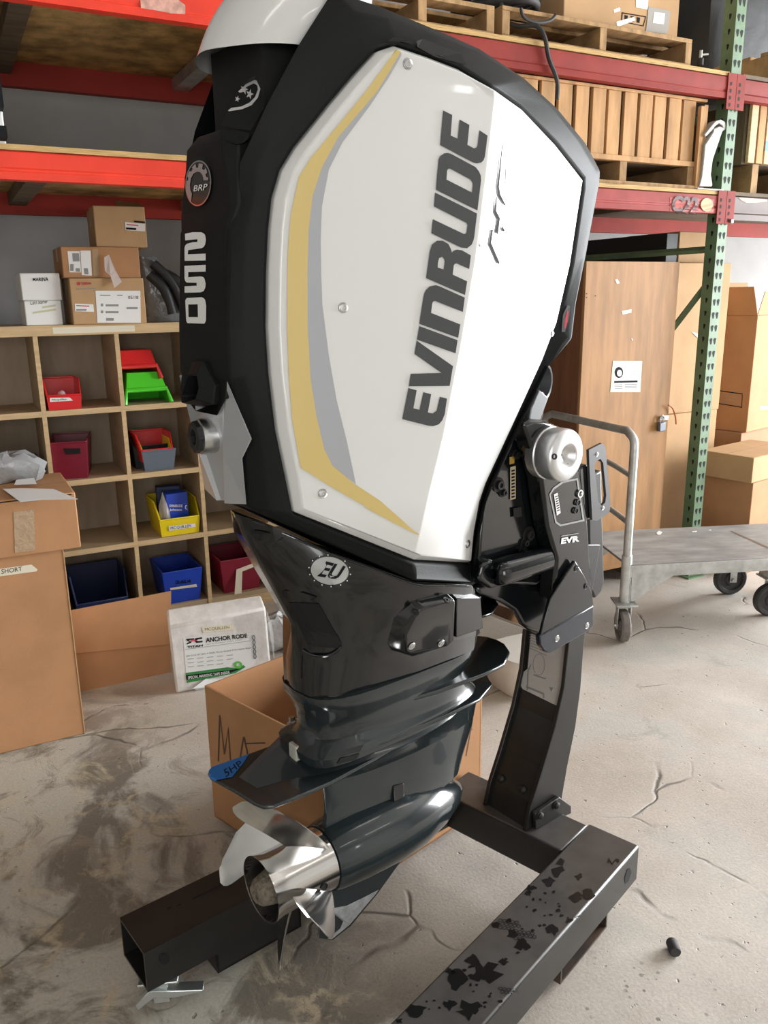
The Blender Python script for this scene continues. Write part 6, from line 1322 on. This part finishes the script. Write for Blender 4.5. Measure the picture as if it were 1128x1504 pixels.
def cwheel(x, y, r, rot=0.0, swivel=True):
    fk = boxes('caster', [((-0.06, -0.05, 2*r+0.035), (0.06, 0.05, 2*r+0.043)), ((-0.018, -0.032, r-0.015), (0.022, -0.027, 2*r+0.036)), ((-0.018, 0.027, r-0.015), (0.022, 0.032, 2*r+0.036)), ((-0.03, -0.03, 2*r+0.02), (0.03, 0.03, 2*r+0.036))], M_GALV, cart, 0.002)
    fk.location = (x, y, 0); fk.rotation_euler = (0, 0, rot)
    lathe('wheel', [(-0.022, 0.0), (-0.022, r*0.35), (-0.012, r*0.42), (-0.012, r*0.68), (-0.02, r*0.74), (-0.022, r*0.9), (-0.014, r), (0.014, r), (0.022, r*0.9), (0.02, r*0.74), (0.012, r*0.68), (0.012, r*0.42), (0.022, r*0.35), (0.022, 0.0)], (0, 0, r), (0, 1, 0), [M_RUBBER, mat('tyre_grey', (0.17, 0.155, 0.14), 0.7, var=0.2, vscale=30)][1 if rot else 0], fk, 30)
    cyl('axle_nut', (0, -0.042, r), (0, 0.042, r), 0.010, M_GALV, fk, 8)
    return fk
cwheel(0.0, 0.02, 0.078, 1.45)
def cl_(p): v = p - CO; return Vector((v.dot(CU), v.dot(CN), 0))
w1 = cl_(at_z(1070, 872, 0.0)); w2 = cl_(at_z(1128, 903, 0.0)); w3 = (0.0, WD-0.02)
for w_, r_ in ((w1, 0.09), (w2, 0.085)):
    k = cwheel(w_.x, w_.y, r_, 0.0); up = boxes('riser', [((-0.05, -0.04, 2*r_+0.04), (0.05, 0.04, ZD-0.012))], M_GALV, k, 0.003)
cwheel(w3[0], w3[1], 0.078, 1.2)
cwheel(LN-0.1, w1.y, 0.085, 0.0)
# flakes and marks on the deck
dbv = bvh_of(deck)
for q in ([(964, 783), (968, 780), (973, 782), (970, 786), (966, 786)], [(1016, 781), (1024, 780), (1023, 782), (1017, 782)], [(1040, 779), (1045, 778), (1044, 780)]): px_decal('paint_flake', [q], dbv, M_PAPER, deck, 0.002)
px_decal('seam_line', [[(1072, 780), (1075, 780), (1128, 803), (1128, 806)]], dbv, mat('rust_line', (0.16, 0.10, 0.06), 0.7), deck, 0.001)
for cx, cy, r in ((985, 812, 12), (1000, 800, 6), (1030, 808, 7)): pass
